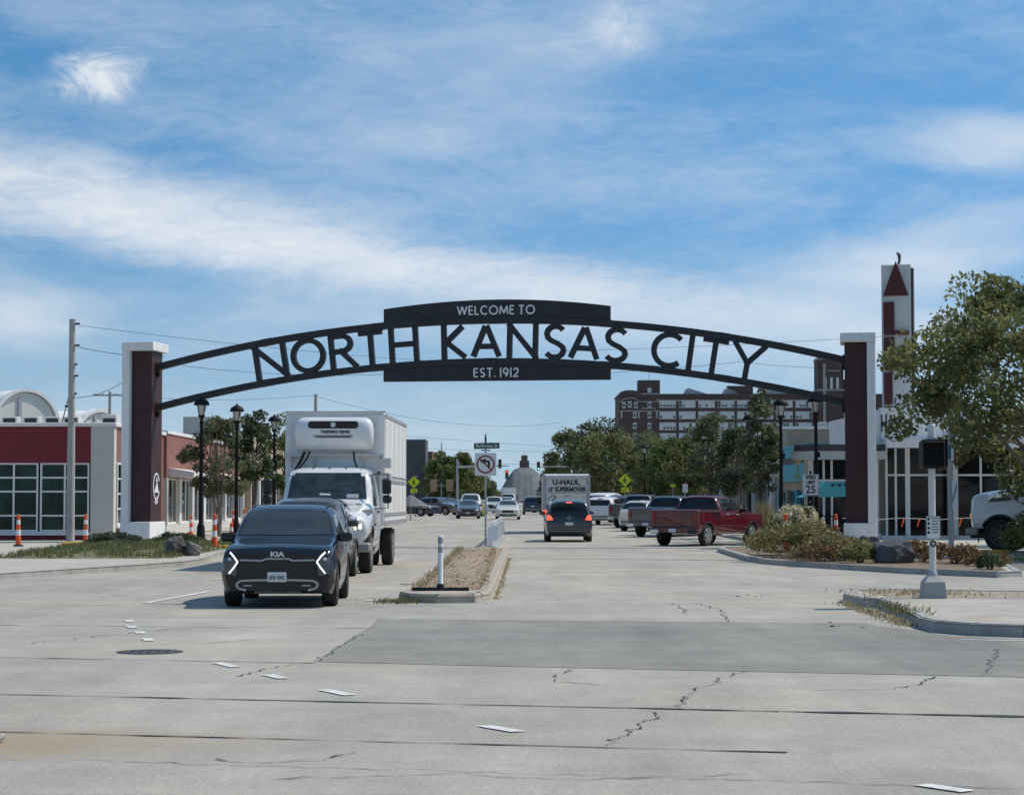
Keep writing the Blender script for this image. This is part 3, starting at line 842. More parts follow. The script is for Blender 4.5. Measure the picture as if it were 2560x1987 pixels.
for i in range(n + 1):
    x = 4.36 - 8.72 * i / n; poly.append((x + .19, ZL - .128 - (RAD - math.sqrt(RAD * RAD - (x + .19) ** 2))))
MB().prism(poly, -.11, .11).build('date_plate', ARCHM, arch)
for ch, a, b in [('N', -9.19, -7.88), ('O', -7.76, -6.38), ('R', -6.25, -5.18), ('T', -5.18, -4.05), ('H', -3.93, -2.78), ('K', -1.91, -.90), ('A', -.80, .40), ('N', .59, 1.78), ('S', 1.95, 2.86), ('A', 2.91, 4.12), ('S', 4.22, 5.18), ('C', 6.0, 7.2), ('I', 7.29, 7.62), ('T', 7.74, 8.90), ('Y', 8.92, 10.18)]:
    c = (a + b) / 2; zf = ZL + .115 - (RAD - math.sqrt(RAD * RAD - c * c)) - .02
    letter('letter', ch, a, b, zf, 1.37, .20, -.12, .12, ARCHM, arch, math.asin(c / RAD))
def word(s, xc, z, h, widths, gap, t, m, parent, y=-.117, sag=None):
    tot = sum(widths.get(c, .6) * h for c in s if c != ' ') + sum(gap * h if c != ' ' else h * .28 for c in s[:-1])
    x = xc - tot / 2
    for c in s:
        if c == ' ':
            x += h * .28; continue
        w = widths.get(c, .6) * h
        letter('letter', c, x, x + w, z, h, t, y - .02, y + .004, m, parent)
        x += w + gap * h
LWD = dict(W=1.15, E=.55, L=.52, C=.82, O=1.0, M=1.0, T=.7, S=.58, I=.18)
LWD.update({'.': .18, '1': .2, '9': .62, '2': .62})
word('WELCOME TO', .19, 8.75, .36, LWD, .10, .052, WHITEL, arch)
word('EST. 1912', .20, 6.38, .36, LWD, .13, .052, WHITEL, arch)
for zc in (ZU, ZL):
    for x in (-8.8, -4.4, 0, 4.4, 8.8):
        z = zc - (RAD - math.sqrt(RAD * RAD - x * x))
        o = MB().box(-.22, .22, -.158, .158, -.132, .132).build('splice_plate', ARCHM, arch); o.location = (x, 0, z); o.rotation_euler = (0, math.asin(x / RAD), 0)
for sgn in (-1, 1):
    for zc in (ZU, ZL):
        z = zc - (RAD - math.sqrt(RAD * RAD - 13.2 ** 2))
        MB().cbox(sgn * 13.22, 0, z, .14, .42, .36).build('bracket', mat('rusty_bracket', (.055, .018, .014), .7, var=.3), arch)
        MB().cbox(sgn * 13.2, 0, z - .26, .12, .2, .22).build('floodlight', BLACKM, arch)
def pillar(sgn, label):
    p = thing('arch_pillar', label, 'pillar', (AX + sgn * 13.76 * math.cos(AR), AY + sgn * 13.76 * math.sin(AR), .10), AR, 'pillars of the welcome arch')
    o = sgn            # outward side
    def xs(a, b):
        return (min(o * a, o * b), max(o * a, o * b))
    MB().bbox(*xs(-.60, .60), -.92, .92, 0, .80, .02).build('plinth', WHITEP, p)
    MB().bbox(*xs(.28, .585), -.90, .90, .801, 7.40, .015).build('outer_slab', WHITEP, p)
    MB().bbox(*xs(-.53, .277), -.62, .62, .801, 7.40, .015).build('maroon_shaft', MAROON, p)
    MB().bbox(*xs(-.68, .60), -.92, .92, 7.401, 7.74, .015).build('cap', WHITEP, p)
    for zz in (2.9, 5.1):
        MB().box(*xs(-.533, .276), -.623, .623, zz, zz + .012).build('panel_joint', BLACKM, p)
        MB().box(*xs(.279, .588), -.903, .903, zz, zz + .010).build('panel_joint', GREYW, p)
    return p
pl = pillar(-1, 'white and maroon arch pillar beside the red shop')
pr = pillar(1, 'white and maroon arch pillar near the speed limit sign')
# emblem on the inner flank
em = MB()
em.ribbon(arc(0, 2.15, .27, .40, 25, 335, 26), .05, .531, .545, plane='yz')
em.prism([(-.20, 1.95), (.2, 1.95), (.12, 2.12), (.05, 2.32), (-.02, 2.2), (-.12, 2.05)], .531, .546, 'yz')
em.prism([(-.05, 2.3), (.09, 2.3), (.02, 2.48)], .531, .5465, 'yz')
em = em.build('emblem', WHITEL, pl); em.scale = (1, 1.3, 1.22); em.location = (0, 0, -.45)
for i, (zz, w) in enumerate(((1.66, .2), (1.57, .2), (1.50, .14))):
    text('emblem_text', ('NORTH', 'KANSAS', 'CITY')[i], .10, WHITEL, pl, (.535, 0, zz), (math.pi / 2, 0, math.pi / 2), .004, .004)

# ------------------------------------------------------------------ street lamps
def lamp(label, x, y, banner=False, h=5.5):
    z0 = gz(y) + .126
    t = thing('street_lamp', label, 'street lamp', (x, y, z0), 0, 'black lantern street lamps')
    MB().lathe([(.22, 0), (.22, .12), (.17, .16), (.15, .6), (.11, .68), (.085, .8), (.06, h * .82), (.085, h * .83), (.05, h * .86)], n=14).build('post', BLACKM, t, 40)
    MB().lathe([(.05, h * .86), (.09, h * .865), (.13, h * .88), (.15, h * .885)], n=12).build('lantern_base', BLACKM, t, 40)
    gl = mat('lantern_glass', (.50, .50, .46), .25, var=.1)
    MB().lathe([(.12, h * .886), (.19, h * .955)], n=8).build('lantern_glass', gl, t)
    for k in range(4):
        a = math.pi / 4 + k * math.pi / 2
        MB().cyl((.125 * math.cos(a), .125 * math.sin(a), h * .885), (.20 * math.cos(a), .20 * math.sin(a), h * .957), .018, n=6).build('lantern_rib', BLACKM, t)
    MB().lathe([(.30, h * .955), (.31, h * .962), (.25, h * .985), (.12, h * 1.0), (.05, h * 1.005), (.03, h * 1.015), (.0, h * 1.02)], n=16).build('lantern_roof', BLACKM, t, 40)
    MB().cbox(.06, -.02, h * .60, .16, .14, .2).build('bracket_box', BLACKM, t)
    if banner:
        MB().tube([(0, 0, h * .72), (-.55, 0, h * .72)], .02).build('banner_arm', BLACKM, t)
        vs, fs = [], []
        for i in range(9):
            u = i / 8
            for j in range(7):
                v = j / 6
                vs.append((-.06 - .48 * v - .05 * math.sin(u * 5), .05 * math.sin(u * 6 + v * 3), h * .71 - 1.25 * u))
        fs = [(i * 7 + j, i * 7 + j + 1, i * 7 + j + 8, i * 7 + j + 7) for i in range(8) for j in range(6)]
        b = MB().add(vs, fs).build('banner', mat('banner_teal', (.10, .30, .27), .8, var=.5, scale=2.5), t, 60)
        md = b.modifiers.new('s', 'SOLIDIFY'); md.thickness = .01
    return t
lamp('black lantern street lamp nearest the pillar beside the red shop', -11.95, 80)
lamp('second black lantern street lamp from the red shop, between trees', -11.65, 88, h=5.6)
lamp('third black lantern street lamp, beside the box truck', -11.2, 98, h=5.55)
lamp('black lantern street lamp carrying the speed limit sign', 11.3, 77.3)
lamp('black lantern street lamp behind the cream hydrangea shrub', 10.4, 80.4)
lamp('black street lamp with teal banner behind the red pickup', 10.85, 95, True)
lamp('black lantern street lamp amid the trees past the red pickup', 11.0, 131)
lamp('far black lantern street lamp by the diamond crossing sign', 10.2, 160)
lamp('farthest black street lamp in the shade of the far trees', 10.9, 164)

# ------------------------------------------------------------------ signs
def sign_plate(parent, w, h, zc, m=SIGNW, r=.03, y=0, name='plate', border=None):
    mb = MB(); pts = []
    for cx, cz, a in ((w / 2 - r, h / 2 - r, 0), (-w / 2 + r, h / 2 - r, 90), (-w / 2 + r, -h / 2 + r, 180), (w / 2 - r, -h / 2 + r, 270)):
        pts += [(cx + r * math.cos(R(a + k * 30)), zc + cz + r * math.sin(R(a + k * 30))) for k in range(4)]
    o = mb.prism(pts, y - .004, y + .004).build(name, m, parent)
    if border:
        k = .93
        MB().ribbon([(x * k, zc + (z - zc) * (1 - (1 - k) * w / h)) for x, z in pts], .014 * max(w, h) / .7, y - .008, y - .0045, True).build('border', border, parent)
    return o
t = thing('speed_limit_sign', 'white SPEED LIMIT 25 sign on the black lamp post', 'sign', (11.05, 77.0, .126))
sign_plate(t, .62, .80, 2.17, border=SIGNK)
text('lettering', 'SPEED', .17, SIGNK, t, (0, -.009, 2.44), off=.006, sx=.86)
text('lettering', 'LIMIT', .17, SIGNK, t, (0, -.009, 2.26), off=.006, sx=.86)
text('lettering', '25', .40, SIGNK, t, (0, -.009, 1.99), off=.008, sx=.95)
MB().cbox(0, .06, 1.35, .07, .07, 2.7).build('post', BLACKM, t)
MB().box(-.10, .10, .02, .14, 0, 1.85).build('post_sleeve', BLACKM, t)
# no left turn
t = thing('no_left_turn_sign', 'white no left turn sign under a green street name blade', 'sign', (-.95, 74.8, .1))
MB().cbox(0, .045, 1.95, .07, .05, 3.9).build('post', STEEL, t)
sign_plate(t, .78, .82, 2.92, r=.05)
MB().ribbon(arc(0, 2.92, .30, .30, 0, 360, 40)[:-1], .055, -.010, -.0045, True).build('red_ring', SIGNR, t)
MB().ribbon([(-.20, 3.11), (.21, 2.72)], .05, -.012, -.0045).build('red_slash', SIGNR, t)
MB().ribbon([(.12, 2.76), (.12, 3.0), (.08, 3.03), (-.02, 3.03)], .075, -.0095, -.0048).build('arrow', SIGNK, t)
MB().prism([(-.20, 3.03), (-.01, 3.14), (-.01, 2.92)], -.0095, -.0048).build('arrow_head', SIGNK, t)
MB().prism([(-.42, 3.47), (.50, 3.49), (.50, 3.70), (-.42, 3.68)], -.01, .01).build('street_name_blade', SIGNG, t)
text('street_name', 'Burlington St', .16, SIGNW, t, (.04, -.012, 3.585), off=.003, sx=.92)
MB().cbox(0, .02, 3.42, .34, .05, .06).build('bracket', STEEL, t)
MB().cbox(.0, .03, 3.86, .05, .02, .30).build('cross_blade', SIGNG, t)
# median delineator
t = thing('delineator_post', 'white flexible post on a black base at the median nose', 'traffic post', (-1.26, 36.75, .148))
MB().box(-.5, .5, -.09, .09, .0, .055).build('base', RUBBER, t)
MB().lathe([(.05, .05), (.05, .11), (.045, .12), (.045, .96), (.03, .97)], n=12).build('tube', WHITEPL, t, 40)
for z in (.72, .88):
    MB().lathe([(.0465, z - .05), (.0465, z + .05)], n=12).build('reflective_band', mat('band_grey', (.33, .34, .36), .4, var=.2), t)
MB().lathe([(.07, .05), (.06, .12)], n=12).build('socket', RUBBER, t)
# white barrier panels down the centre line
for k in range(9):
    y = 75.2 + k * 2.5; x = -.72 + k * .03
    b = thing('barrier_panel', 'white slatted barrier panel, %s from the no left turn sign' % ('first', 'second', 'third', 'fourth', 'fifth', 'sixth', 'seventh', 'eighth', 'ninth')[k], 'barrier', (x, y, gz(y)), 0, 'white barrier panels along the centre line')
    MB().box(-.18, .18, -.25, .25, 0, .06).build('foot', WHITEPL, b)
    MB().box(-.03, .03, -1.1, 1.1, .14, .30).build('bottom_rail', WHITEPL, b)
    MB().box(-.03, .03, -1.1, 1.1, .78, .95).build('top_rail', WHITEPL, b)
    for j in range(7):
        MB().box(-.02, .02, -1.0 + j * .32, -.88 + j * .32, .06 if j == 3 else .301, .779).build('slat', WHITEPL, b)
    MB().prism([(-.17, .301), (.17, .301), (.13, .779), (-.13, .779)], -1.14, -1.101).build('end_face', WHITEPL, b)
def crossing_sign(label, x, y, arrow):
    t = thing('crossing_sign', label, 'sign', (x, y, gz(y) + .1), 0, 'yellow diamond crossing signs')
    MB().cyl((0, .04, 0), (0, .04, 3.5), .035, n=8).build('post', STEEL, t)
    MB().prism([(0, 2.42), (.57, 2.99), (0, 3.56), (-.57, 2.99)], -.005, .005).build('diamond', SIGNY, t)
    p = MB()
    p.ribbon([(0, 3.12), (-.02, 2.92), (-.12, 2.74)], .085, -.011, -.006); p.ribbon([(-.02, 2.93), (.08, 2.82), (.10, 2.70)], .07, -.012, -.006)
    p.ribbon([(.0, 3.08), (-.14, 3.0), (-.15, 2.90)], .05, -.013, -.006); p.ribbon([(.0, 3.08), (.13, 2.97)], .05, -.0135, -.006)
    p.prism(arc(.01, 3.23, .065, .065, 0, 360, 12)[:-1], -.011, -.006)
    p.build('walking_figure', SIGNK, t)
    MB().box(-.32, .32, -.005, .005, 1.98, 2.36).build('arrow_plate', SIGNY, t)
    a = MB(); a.ribbon([(-.1 * arrow, 2.25), (.10 * arrow, 2.10)], .06, -.011, -.006); a.prism([(.17 * arrow, 2.05), (.15 * arrow, 2.2), (.03 * arrow, 2.07)], -.0115, -.006)
    a.build('arrow', SIGNK, t)
    MB().lathe([(.08, 0), (.08, .12)], c=(.22, 0, 3.46), n=8).build('beacon', mat('beacon_pink', (.5, .3, .25), .5), t)
crossing_sign('yellow diamond pedestrian sign before the dark grey building', -9.1, 193, 1)
crossing_sign('yellow diamond pedestrian sign above the white SUV', 9.5, 175, -1)
for (x, y, l) in ((-2.6, 182, 'yellow in-street crossing marker beside the pale oncoming sedan'), (2.5, 232, 'yellow in-street crossing marker left of the rental truck')):
    t = thing('crossing_marker', l, 'traffic sign', (x, y, gz(y)), 0, 'in-street crossing markers')
    MB().cbox(0, 0, .05, .5, .4, .1).build('base', RUBBER, t)
    MB().bbox(-.16, .16, -.02, .02, .1, 1.05, .03).build('panel', SIGNY, t)
    MB().cbox(0, -.025, .68, .2, .008, .3).build('white_panel', SIGNW, t)
for (x, y, l, c) in ((10.3, 150, 'small white parking sign beside the far street lamp', SIGNW), (9.7, 140, 'small white parking sign past the dark pickup', SIGNW), (9.9, 119, 'small white parking sign over the parked cars', SIGNW), (9.6, 124, 'small yellow arrow sign over the parked cars', SIGNY), (10.0, 205, 'small far parking sign behind the white SUV', SIGNW)):
    t = thing('parking_sign', l, 'sign', (x, y, gz(y) + .1), 0, 'small parking signs')
    MB().cyl((0, .03, 0), (0, .03, 2.5), .03, n=8).build('post', STEEL, t)
    MB().bbox(-.15, .15, -.01, .01, 1.95 if c == SIGNW else 2.25, 2.42, .01).build('plate', c, t)

# walk signal
t = thing('walk_signal', 'white pedestrian signal pole on a grey pyramid base', 'signal', (6.86, 34.0, .15))
MB().cyl((0, 0, .38), (0, 0, 2.78), .058, .055, n=16).build('pole', mat('pole_white', (.58, .58, .56), .5, var=.1, scale=4), t, 40)
b = MB(); b.add([(-.19, -.19, 0), (.19, -.19, 0), (.19, .19, 0), (-.19, .19, 0), (-.165, -.165, .26), (.165, -.165, .26), (.165, .165, .26), (-.165, .165, .26), (-.075, -.075, .37), (.075, -.075, .37), (.075, .075, .37), (-.075, .075, .37)],
                [(0, 3, 2, 1)] + [(i, (i + 1) % 4, 4 + (i + 1) % 4, 4 + i) for i in range(4)] + [(4 + i, 4 + (i + 1) % 4, 8 + (i + 1) % 4, 8 + i) for i in range(4)] + [(8, 9, 10, 11)])
b.build('base', mat('cast_aluminium', (.33, .335, .335), .55, .4, var=.12, scale=8), t)
MB().lathe([(.078, .371), (.078, .40), (.066, .43)], n=16).build('collar', STEEL, t)
hd = MB().bbox(-.19, .19, -.20, .12, 2.10, 2.56, .03).build('signal_head', BLACKM, t)
for x in (-.19, .19):
    MB().box(x - .012, x + .012, -.30, -.201, 2.14, 2.56).build('visor_side', BLACKM, hd)
MB().box(-.20, .20, -.30, -.201, 2.545, 2.57).build('visor_top', BLACKM, hd)
MB().cbox(0, -.203, 2.33, .30, .004, .36).build('lens', mat('dark_lens', (.006, .006, .006), .7, spec=.15), hd)
MB().lathe([(.062, 2.60), (.066, 2.60), (.066, 2.80), (.05, 2.83), (.0, 2.835)], n=16).build('pole_cap', mat('pole_white', (1, 1, 1)), t)
MB().bbox(-.09, .09, -.05, .05, 2.56, 2.62, .01).build('head_bracket', STEEL, t)
sp = sign_plate(t, .235, .38, 1.14, y=-.075, border=SIGNK, r=.02)
for k in range(4):
    MB().cbox(-.075, -.081, 1.28 - k * .072, .035, .004, .045).build('symbol', SIGNK, t)
for k in range(6):
    MB().cbox(.025, -.081, 1.29 - k * .045, .13 - .03 * (k % 2), .004, .018).build('instruction_line', mat('sign_grey_text', (.12, .12, .12), .6, var=0), t)
MB().ribbon(arc(0, .88, .042, .042, 0, 360, 18)[:-1], .022, -.085, -.055, True).build('push_button', SIGNK, t)
MB().lathe([(.03, -.08), (.03, -.05)], c=(0, 0, .88), n=12, axis='y').build('button_face', STEEL, t)

# orange and white channel posts
def channel_post(label, x, y, h=1.07, z0=.126):
    t = thing('channel_post', label, 'traffic cone', (x, y, z0 + gz(y)), 0, 'orange and white channelizer posts')
    MB().lathe([(.18, 0), (.18, .05), (.12, .07)], n=12).build('base', RUBBER, t)
    seg = [(.07, .36, ORANGE), (.36, .54, WHITEPL), (.54, .72, ORANGE), (.72, .86, WHITEPL), (.86, 1.0, ORANGE)]
    for a, b_, m in seg:
        r0, r1 = .10 - .045 * a, .10 - .045 * b_
        MB().lathe([(r0, a * h), (r1, b_ * h)], n=12).build('band', m, t, 40)
    MB().lathe([(.045, h), (.05, h + .02), (.02, h + .05)], n=10).build('grip', ORANGE, t)
channel_post('orange and white post before the leftmost garage door', -17.2, 72.6)
channel_post('orange and white post before the pale shop pilaster', -14.9, 72.8)
channel_post('orange and white post beyond the street lamp by the pillar', -13.0, 84.4, .95)
channel_post('tall orange and white post standing by the yellow wheel stop', -9.75, 68.3, 1.12)
channel_post('orange and white post beside the black SUV mirror', -9.9, 73.5, .9, 0)
channel_post('orange and white post further off beside the shop fronts', -12.3, 92, 1.1)
channel_post('orange and white post farthest off before the shop fronts', -12.2, 95, 1.15)
channel_post('orange and white post in front of the hydrangea shrub', 8.35, 63.6, 1.15)
channel_post('orange and white post between hydrangea and white pillar', 10.45, 67.2, 1.12)
def wheel_stop(label, x, y, L=1.7, rz=0.0):
    t = tag(MB().bbox(-L / 2, L / 2, -.1, .1, 0, .13, .03).build('wheel_stop', YPAINT), label, 'wheel stop', 'yellow wheel stops')
    t.location = (x, y, .126); t.rotation_euler = (0, 0, rz)
wheel_stop('yellow wheel stop by the tall orange and white post', -9.75, 68.9, 1.3)
wheel_stop('yellow wheel stop under the white truck bumper', 14.2, 62.4, 1.3, -.1)
wheel_stop('yellow wheel stop before the garage doors', -15.2, 74.0, 1.6)
t = wheel_stop('far yellow wheel stop by the grey canopy', -7.7, 172, 2.2)

# ------------------------------------------------------------------ poles and wires
def wpole(label, x, y, h, r=.15, arm=0, m=POLEW, lean=0.0):
    t = thing('utility_pole', label, 'utility pole', (x, y, 0), 0, 'utility poles')
    MB().cyl((0, 0, 0), (lean, 0, h), r, r * .72, n=14).build('shaft', m, t, 40)
    if arm:
        MB().cbox(0, -.15, h - .35, arm, .12, .14).build('crossarm', m, t)
        for k in (-.45, -.2, .2, .45):
            MB().lathe([(.05, h - .28), (.06, h - .2), (.03, h - .12)], c=(arm * k, -.15, 0), n=8).build('insulator', STEEL, t)
    return t
p = wpole('pale wooden utility pole in front of the red shop', -17.3, 81.6, 8.85, .17, lean=.0)
for z, s_ in ((8.65, .2), (7.8, .2), (7.05, .12), (6.6, .16), (5.9, .12), (5.4, -.16), (4.9, .12)):
    MB().cyl((.1 * (1 if s_ > 0 else -1), -.05, z), (.1 * (1 if s_ > 0 else -1) + s_, -.05, z + .02), .035, n=6).build('bracket', BLACKM, p)
wpole('far utility pole with crossarm above the white domes', -39.3, 203, 12.3, .2, 3.2)
wpole('utility pole rising behind the box truck', -17.0, 180, 10.9, .2, 0)
wpole('thin far utility pole left of the street name blade', -10.5, 310, 10.3, .12, 0)
p = wpole('slim wooden pole with signs below the street tree', 12.9, 61.2, 3.9, .085)
MB().box(.02, .17, -.11, -.085, 1.5, 2.3).build('sign_edge', SIGNW, p)
MB().prism([(.03, 1.65), (.16, 2.15), (.16, 2.25), (.03, 1.75)], -.118, -.111).build('sign_bar', SIGNK, p)
for k, m in enumerate((mat('flag_blue', (.05, .16, .22), .8), SIGNW, SIGNR)):
    MB().box(-.09 + k * .085, -.01 + k * .085, -.13, -.10, 2.95 - k * .06, 3.35 - k * .10).build('ribbon', m, p)
def wire(label, a, b, sag, r=.014, n=20):
    P = []
    for i in range(n + 1):
        u = i / n
        P.append((a[0] + (b[0] - a[0]) * u, a[1] + (b[1] - a[1]) * u, a[2] + (b[2] - a[2]) * u - sag * 4 * u * (1 - u)))
    tag(MB().tube(P, r, 5).build('overhead_wire', BLACKM), label, 'wire', 'overhead wires')
wire('top wire running from the pale pole behind the arch', (-17.1, 81.5, 8.6), (10, 140, 10.8), .6, .009)
wire('second wire running from the pale pole to the pillar side', (-17.1, 81.5, 7.75), (-15.4, 92, 8.1), .12, .013)
wire('slack wire hanging between the pale pole and its line', (-17.2, 81.5, 5.75), (-15.6, 90, 7.95), .45, .013)
wire('wire from the pale pole down to the shop roof', (-17.2, 81.5, 6.6), (-18.3, 84.5, 4.9), .05, .022)
wire('wire sagging behind the letters NORTH', (-15.9, 100, 8.2), (0, 130, 10.6), .75, .011)
wire('wire sagging behind the letters CITY', (0, 130, 9.4), (14.05, 130, 10.35), .12, .012)
wire('wire sagging from the CITY line to the far right pole', (14.05, 130, 10.4), (32, 130, 10.7), .6, .012)
wire('thin wire crossing above the box truck', (-17, 180, 10.7), (6, 260, 11.4), 1.3, .015)
wire('thin wire from the far crossarm pole to the truck pole', (-39.3, 203, 12.1), (-17, 180, 10.8), .5, .014)
wire('thin wire over the end of the street', (-20, 300, 9.6), (40, 310, 10.5), 1.2, .017)
wire('second thin wire over the end of the street', (-20, 330, 12.2), (45, 330, 9.8), 1.0, .017)
wire('third thin wire low over the end of the street', (-16, 290, 7.2), (26, 290, 7.9), .8, .018)
wire('wire passing behind the tall pylon sign', (2, 110, 9.6), (40, 92, 11.2), .5, .009)

# traffic signals at the next junction
def mast(label, x, y, L, sgn, heads, h=5.4):
    t = thing('signal_mast', label, 'traffic light', (x, y, gz(y)), 0, 'traffic signal masts')
    MB().cyl((0, 0, 0), (0, 0, h + .9), .18, .13, n=10).build('pole', STEEL, t, 40)
    MB().tube([(0, 0, h), (sgn * L * .5, 0, h + .12), (sgn * L, 0, h + .15)], [.13, .10, .06], 8).build('arm', STEEL, t, 40)
    for (d, dz, lit) in heads:
        hd = MB().bbox(sgn * d - .19, sgn * d + .19, -.25, .02, h - .5 + dz, h + .55 + dz, .03).build('signal_head', BLACKM, t)
        for k, c in enumerate(((.25, .03, .02), (.2, .12, .02), (.05, .3, .25))):
            on = (k == lit)
            MB().lathe([(.11, 0), (.11, -.02)], c=(sgn * d, -.255, h + .36 - k * .33 + dz), n=10, axis='y').build('lens', mat('lens_%d_%d' % (k, on), c, .3, var=0, emit=((.25, 1, .75) if k == 2 else (1, .1, .05)) if on else None, es=1.6), hd)
    return t
mast('galvanised signal mast arm reaching over the oncoming lanes', -6.3, 240, 5.9, 1, [(4.9, .35, 9), (5.7, -.9, 0)], 5.2)
mast('signal mast arm with a green light over the rental truck', 12.5, 252, 9.4, -1, [(9.3, .2, 2), (9.0, -2.2, 9)], 5.3)
t = thing('road_sign_board', 'pair of small tan boards by the far signal mast', 'sign', (-7.2, 215, gz(215)))
for x in (-.9, .75):
    MB().bbox(x - .35, x + .35, -.03, .03, 2.3, 3.5, .02).build('board', mat('board_tan', (.42, .26, .15), .7), t)
MB().cyl((-.1, .04, 0), (-.1, .04, 3.2), .05, n=8).build('post', STEEL, t)
MB().cbox(-.1, .045, 2.9, 2.3, .04, .06).build('rail', STEEL, t)
# pennant line before the glass shop
t = thing('pennant_line', 'rope with small orange pennants strung before the glass shop', 'pennant line', (12.6, 79.5, .126))
for x in (0, 5.2, 9.5):
    MB().cyl((x, 0, 0), (x, 0, 1.0), .025, n=8).build('post', BLACKM, t)
MB().tube([(i * .475, 0, .93 - .06 * math.sin(i / 20 * math.pi * 4) ** 2) for i in range(21)], .012, 5).build('rope', SIGNW, t)
for k, x in enumerate((2.35, 2.95, 4.55, 5.75, 6.35, 6.7)):
    MB().add([(x - .03, 0, .9), (x + .05, .01, .9), (x - .06, .03, .58), (x - .10, -.02, .6)], [(0, 1, 2, 3)]).add([(x - .03, .02, .9), (x + .05, .03, .9), (x - .06, .05, .58), (x - .10, .0, .6)], [(3, 2, 1, 0)]).build('pennant', ORANGE, t)
# ------------------------------------------------------------------ red corner shop
shop = thing('corner_shop', 'low red corner shop with glazed garage doors and white trim', 'building', (-16.07, 84, 0))
MB().box(-32, -.02, .35, 12, 0, 4.70).build('wall', GREYW, shop)
MB().bbox(-.94, 0, -.03, .5, 0, 4.70, .01).build('pilaster', GREYW, shop)
MB().box(-32, -.945, -.02, .34, 3.24, 4.70).build('fascia', RED_WALL, shop)
MB().box(-32, -.945, -.02, .34, 0, .32).build('plinth', RED_WALL, shop)
MB().box(-32, -.945, -.10, .05, .322, .46).build('sill', TRIMW, shop)
MB().bbox(-32.1, .10, -.12, 12.1, 4.702, 4.86, .02).build('cornice', TRIMW, shop)
for d in range(7):
    x1 = -1.0 - d * 2.06; x0 = x1 - 1.98
    fr = MB(); t = .07
    zs = [.47, 1.11, 2.08, 2.64, 3.235]; xs_ = [x0, (x0 + x1) / 2, x1]
    for i, x in enumerate(xs_):
        fr.box(x - (t / 2 if 0 < i < 2 else 0) - (t if i == 2 else 0), x + (t / 2 if 0 < i < 2 else 0) + (t if i == 0 else 0), .02, .10, zs[0], zs[-1])
    for z in zs:
        a = z - t / 2 if zs[0] < z < zs[-1] else (z if z == zs[0] else z - t)
        for p, q in ((x0 + t, (x0 + x1) / 2 - t / 2), ((x0 + x1) / 2 + t / 2, x1 - t)):
            fr.box(p, q, .023, .098, a, a + t)
    g = fr.build('garage_door', TRIMW, shop)
    for i in range(2):
        for j in range(4):
            MB().box(xs_[i] + .04, xs_[i + 1] - .04, .09, .13, zs[j] + .03, zs[j + 1] - .03).build('pane', GREENGL, g)
    MB().box(x1 + .005, x1 + .075, .02, .12, .47, 3.235).build('door_post', BLACKM, shop)
# flank along the street
MB().box(-.019, .0, .51, 11.9, 3.3, 4.70).build('upper_flank', PINK_WALL, shop)
MB().box(-.019, .0, .51, 11.9, 0, .6).build('lower_flank', PINK_WALL, shop)
MB().box(-.019, .002, 3.6, 11.9, .601, 3.299).build('flank_wall', PINK_WALL, shop)
MB().bbox(-.05, .09, .5, 3.62, .60, .74, .01).build('flank_sill', TRIMW, shop)
fw = MB()
for i in range(4):
    fw.box(.0, .05, .58 + i * .97, .66 + i * .97, .741, 3.25)
for j in range(5):
    for i in range(3):
        fw.box(.002, .048, .66 + i * .97, .58 + (i + 1) * .97, .741 + j * .61, .801 + j * .61)
fw = fw.build('flank_window', TRIMW, shop)
for i in range(3):
    for j in range(4):
        MB().box(.005, .02, .66 + i * .97, .58 + (i + 1) * .97, .80 + j * .61, .741 + (j + 1) * .61).build('pane', DARKGL, fw)
for x in (-5.1, -4.2, -3.3, -2.5, -.9):
    u = MB().bbox(x - .33, x + .33, 3.5, 4.2, 4.861, 5.25 + (.1 if x > -2 else 0), .03).build('rooftop_unit', GREYW, shop)
    MB().cbox(x, 3.49, 5.06, .5, .02, .22).build('vent', BLACKPL, u)

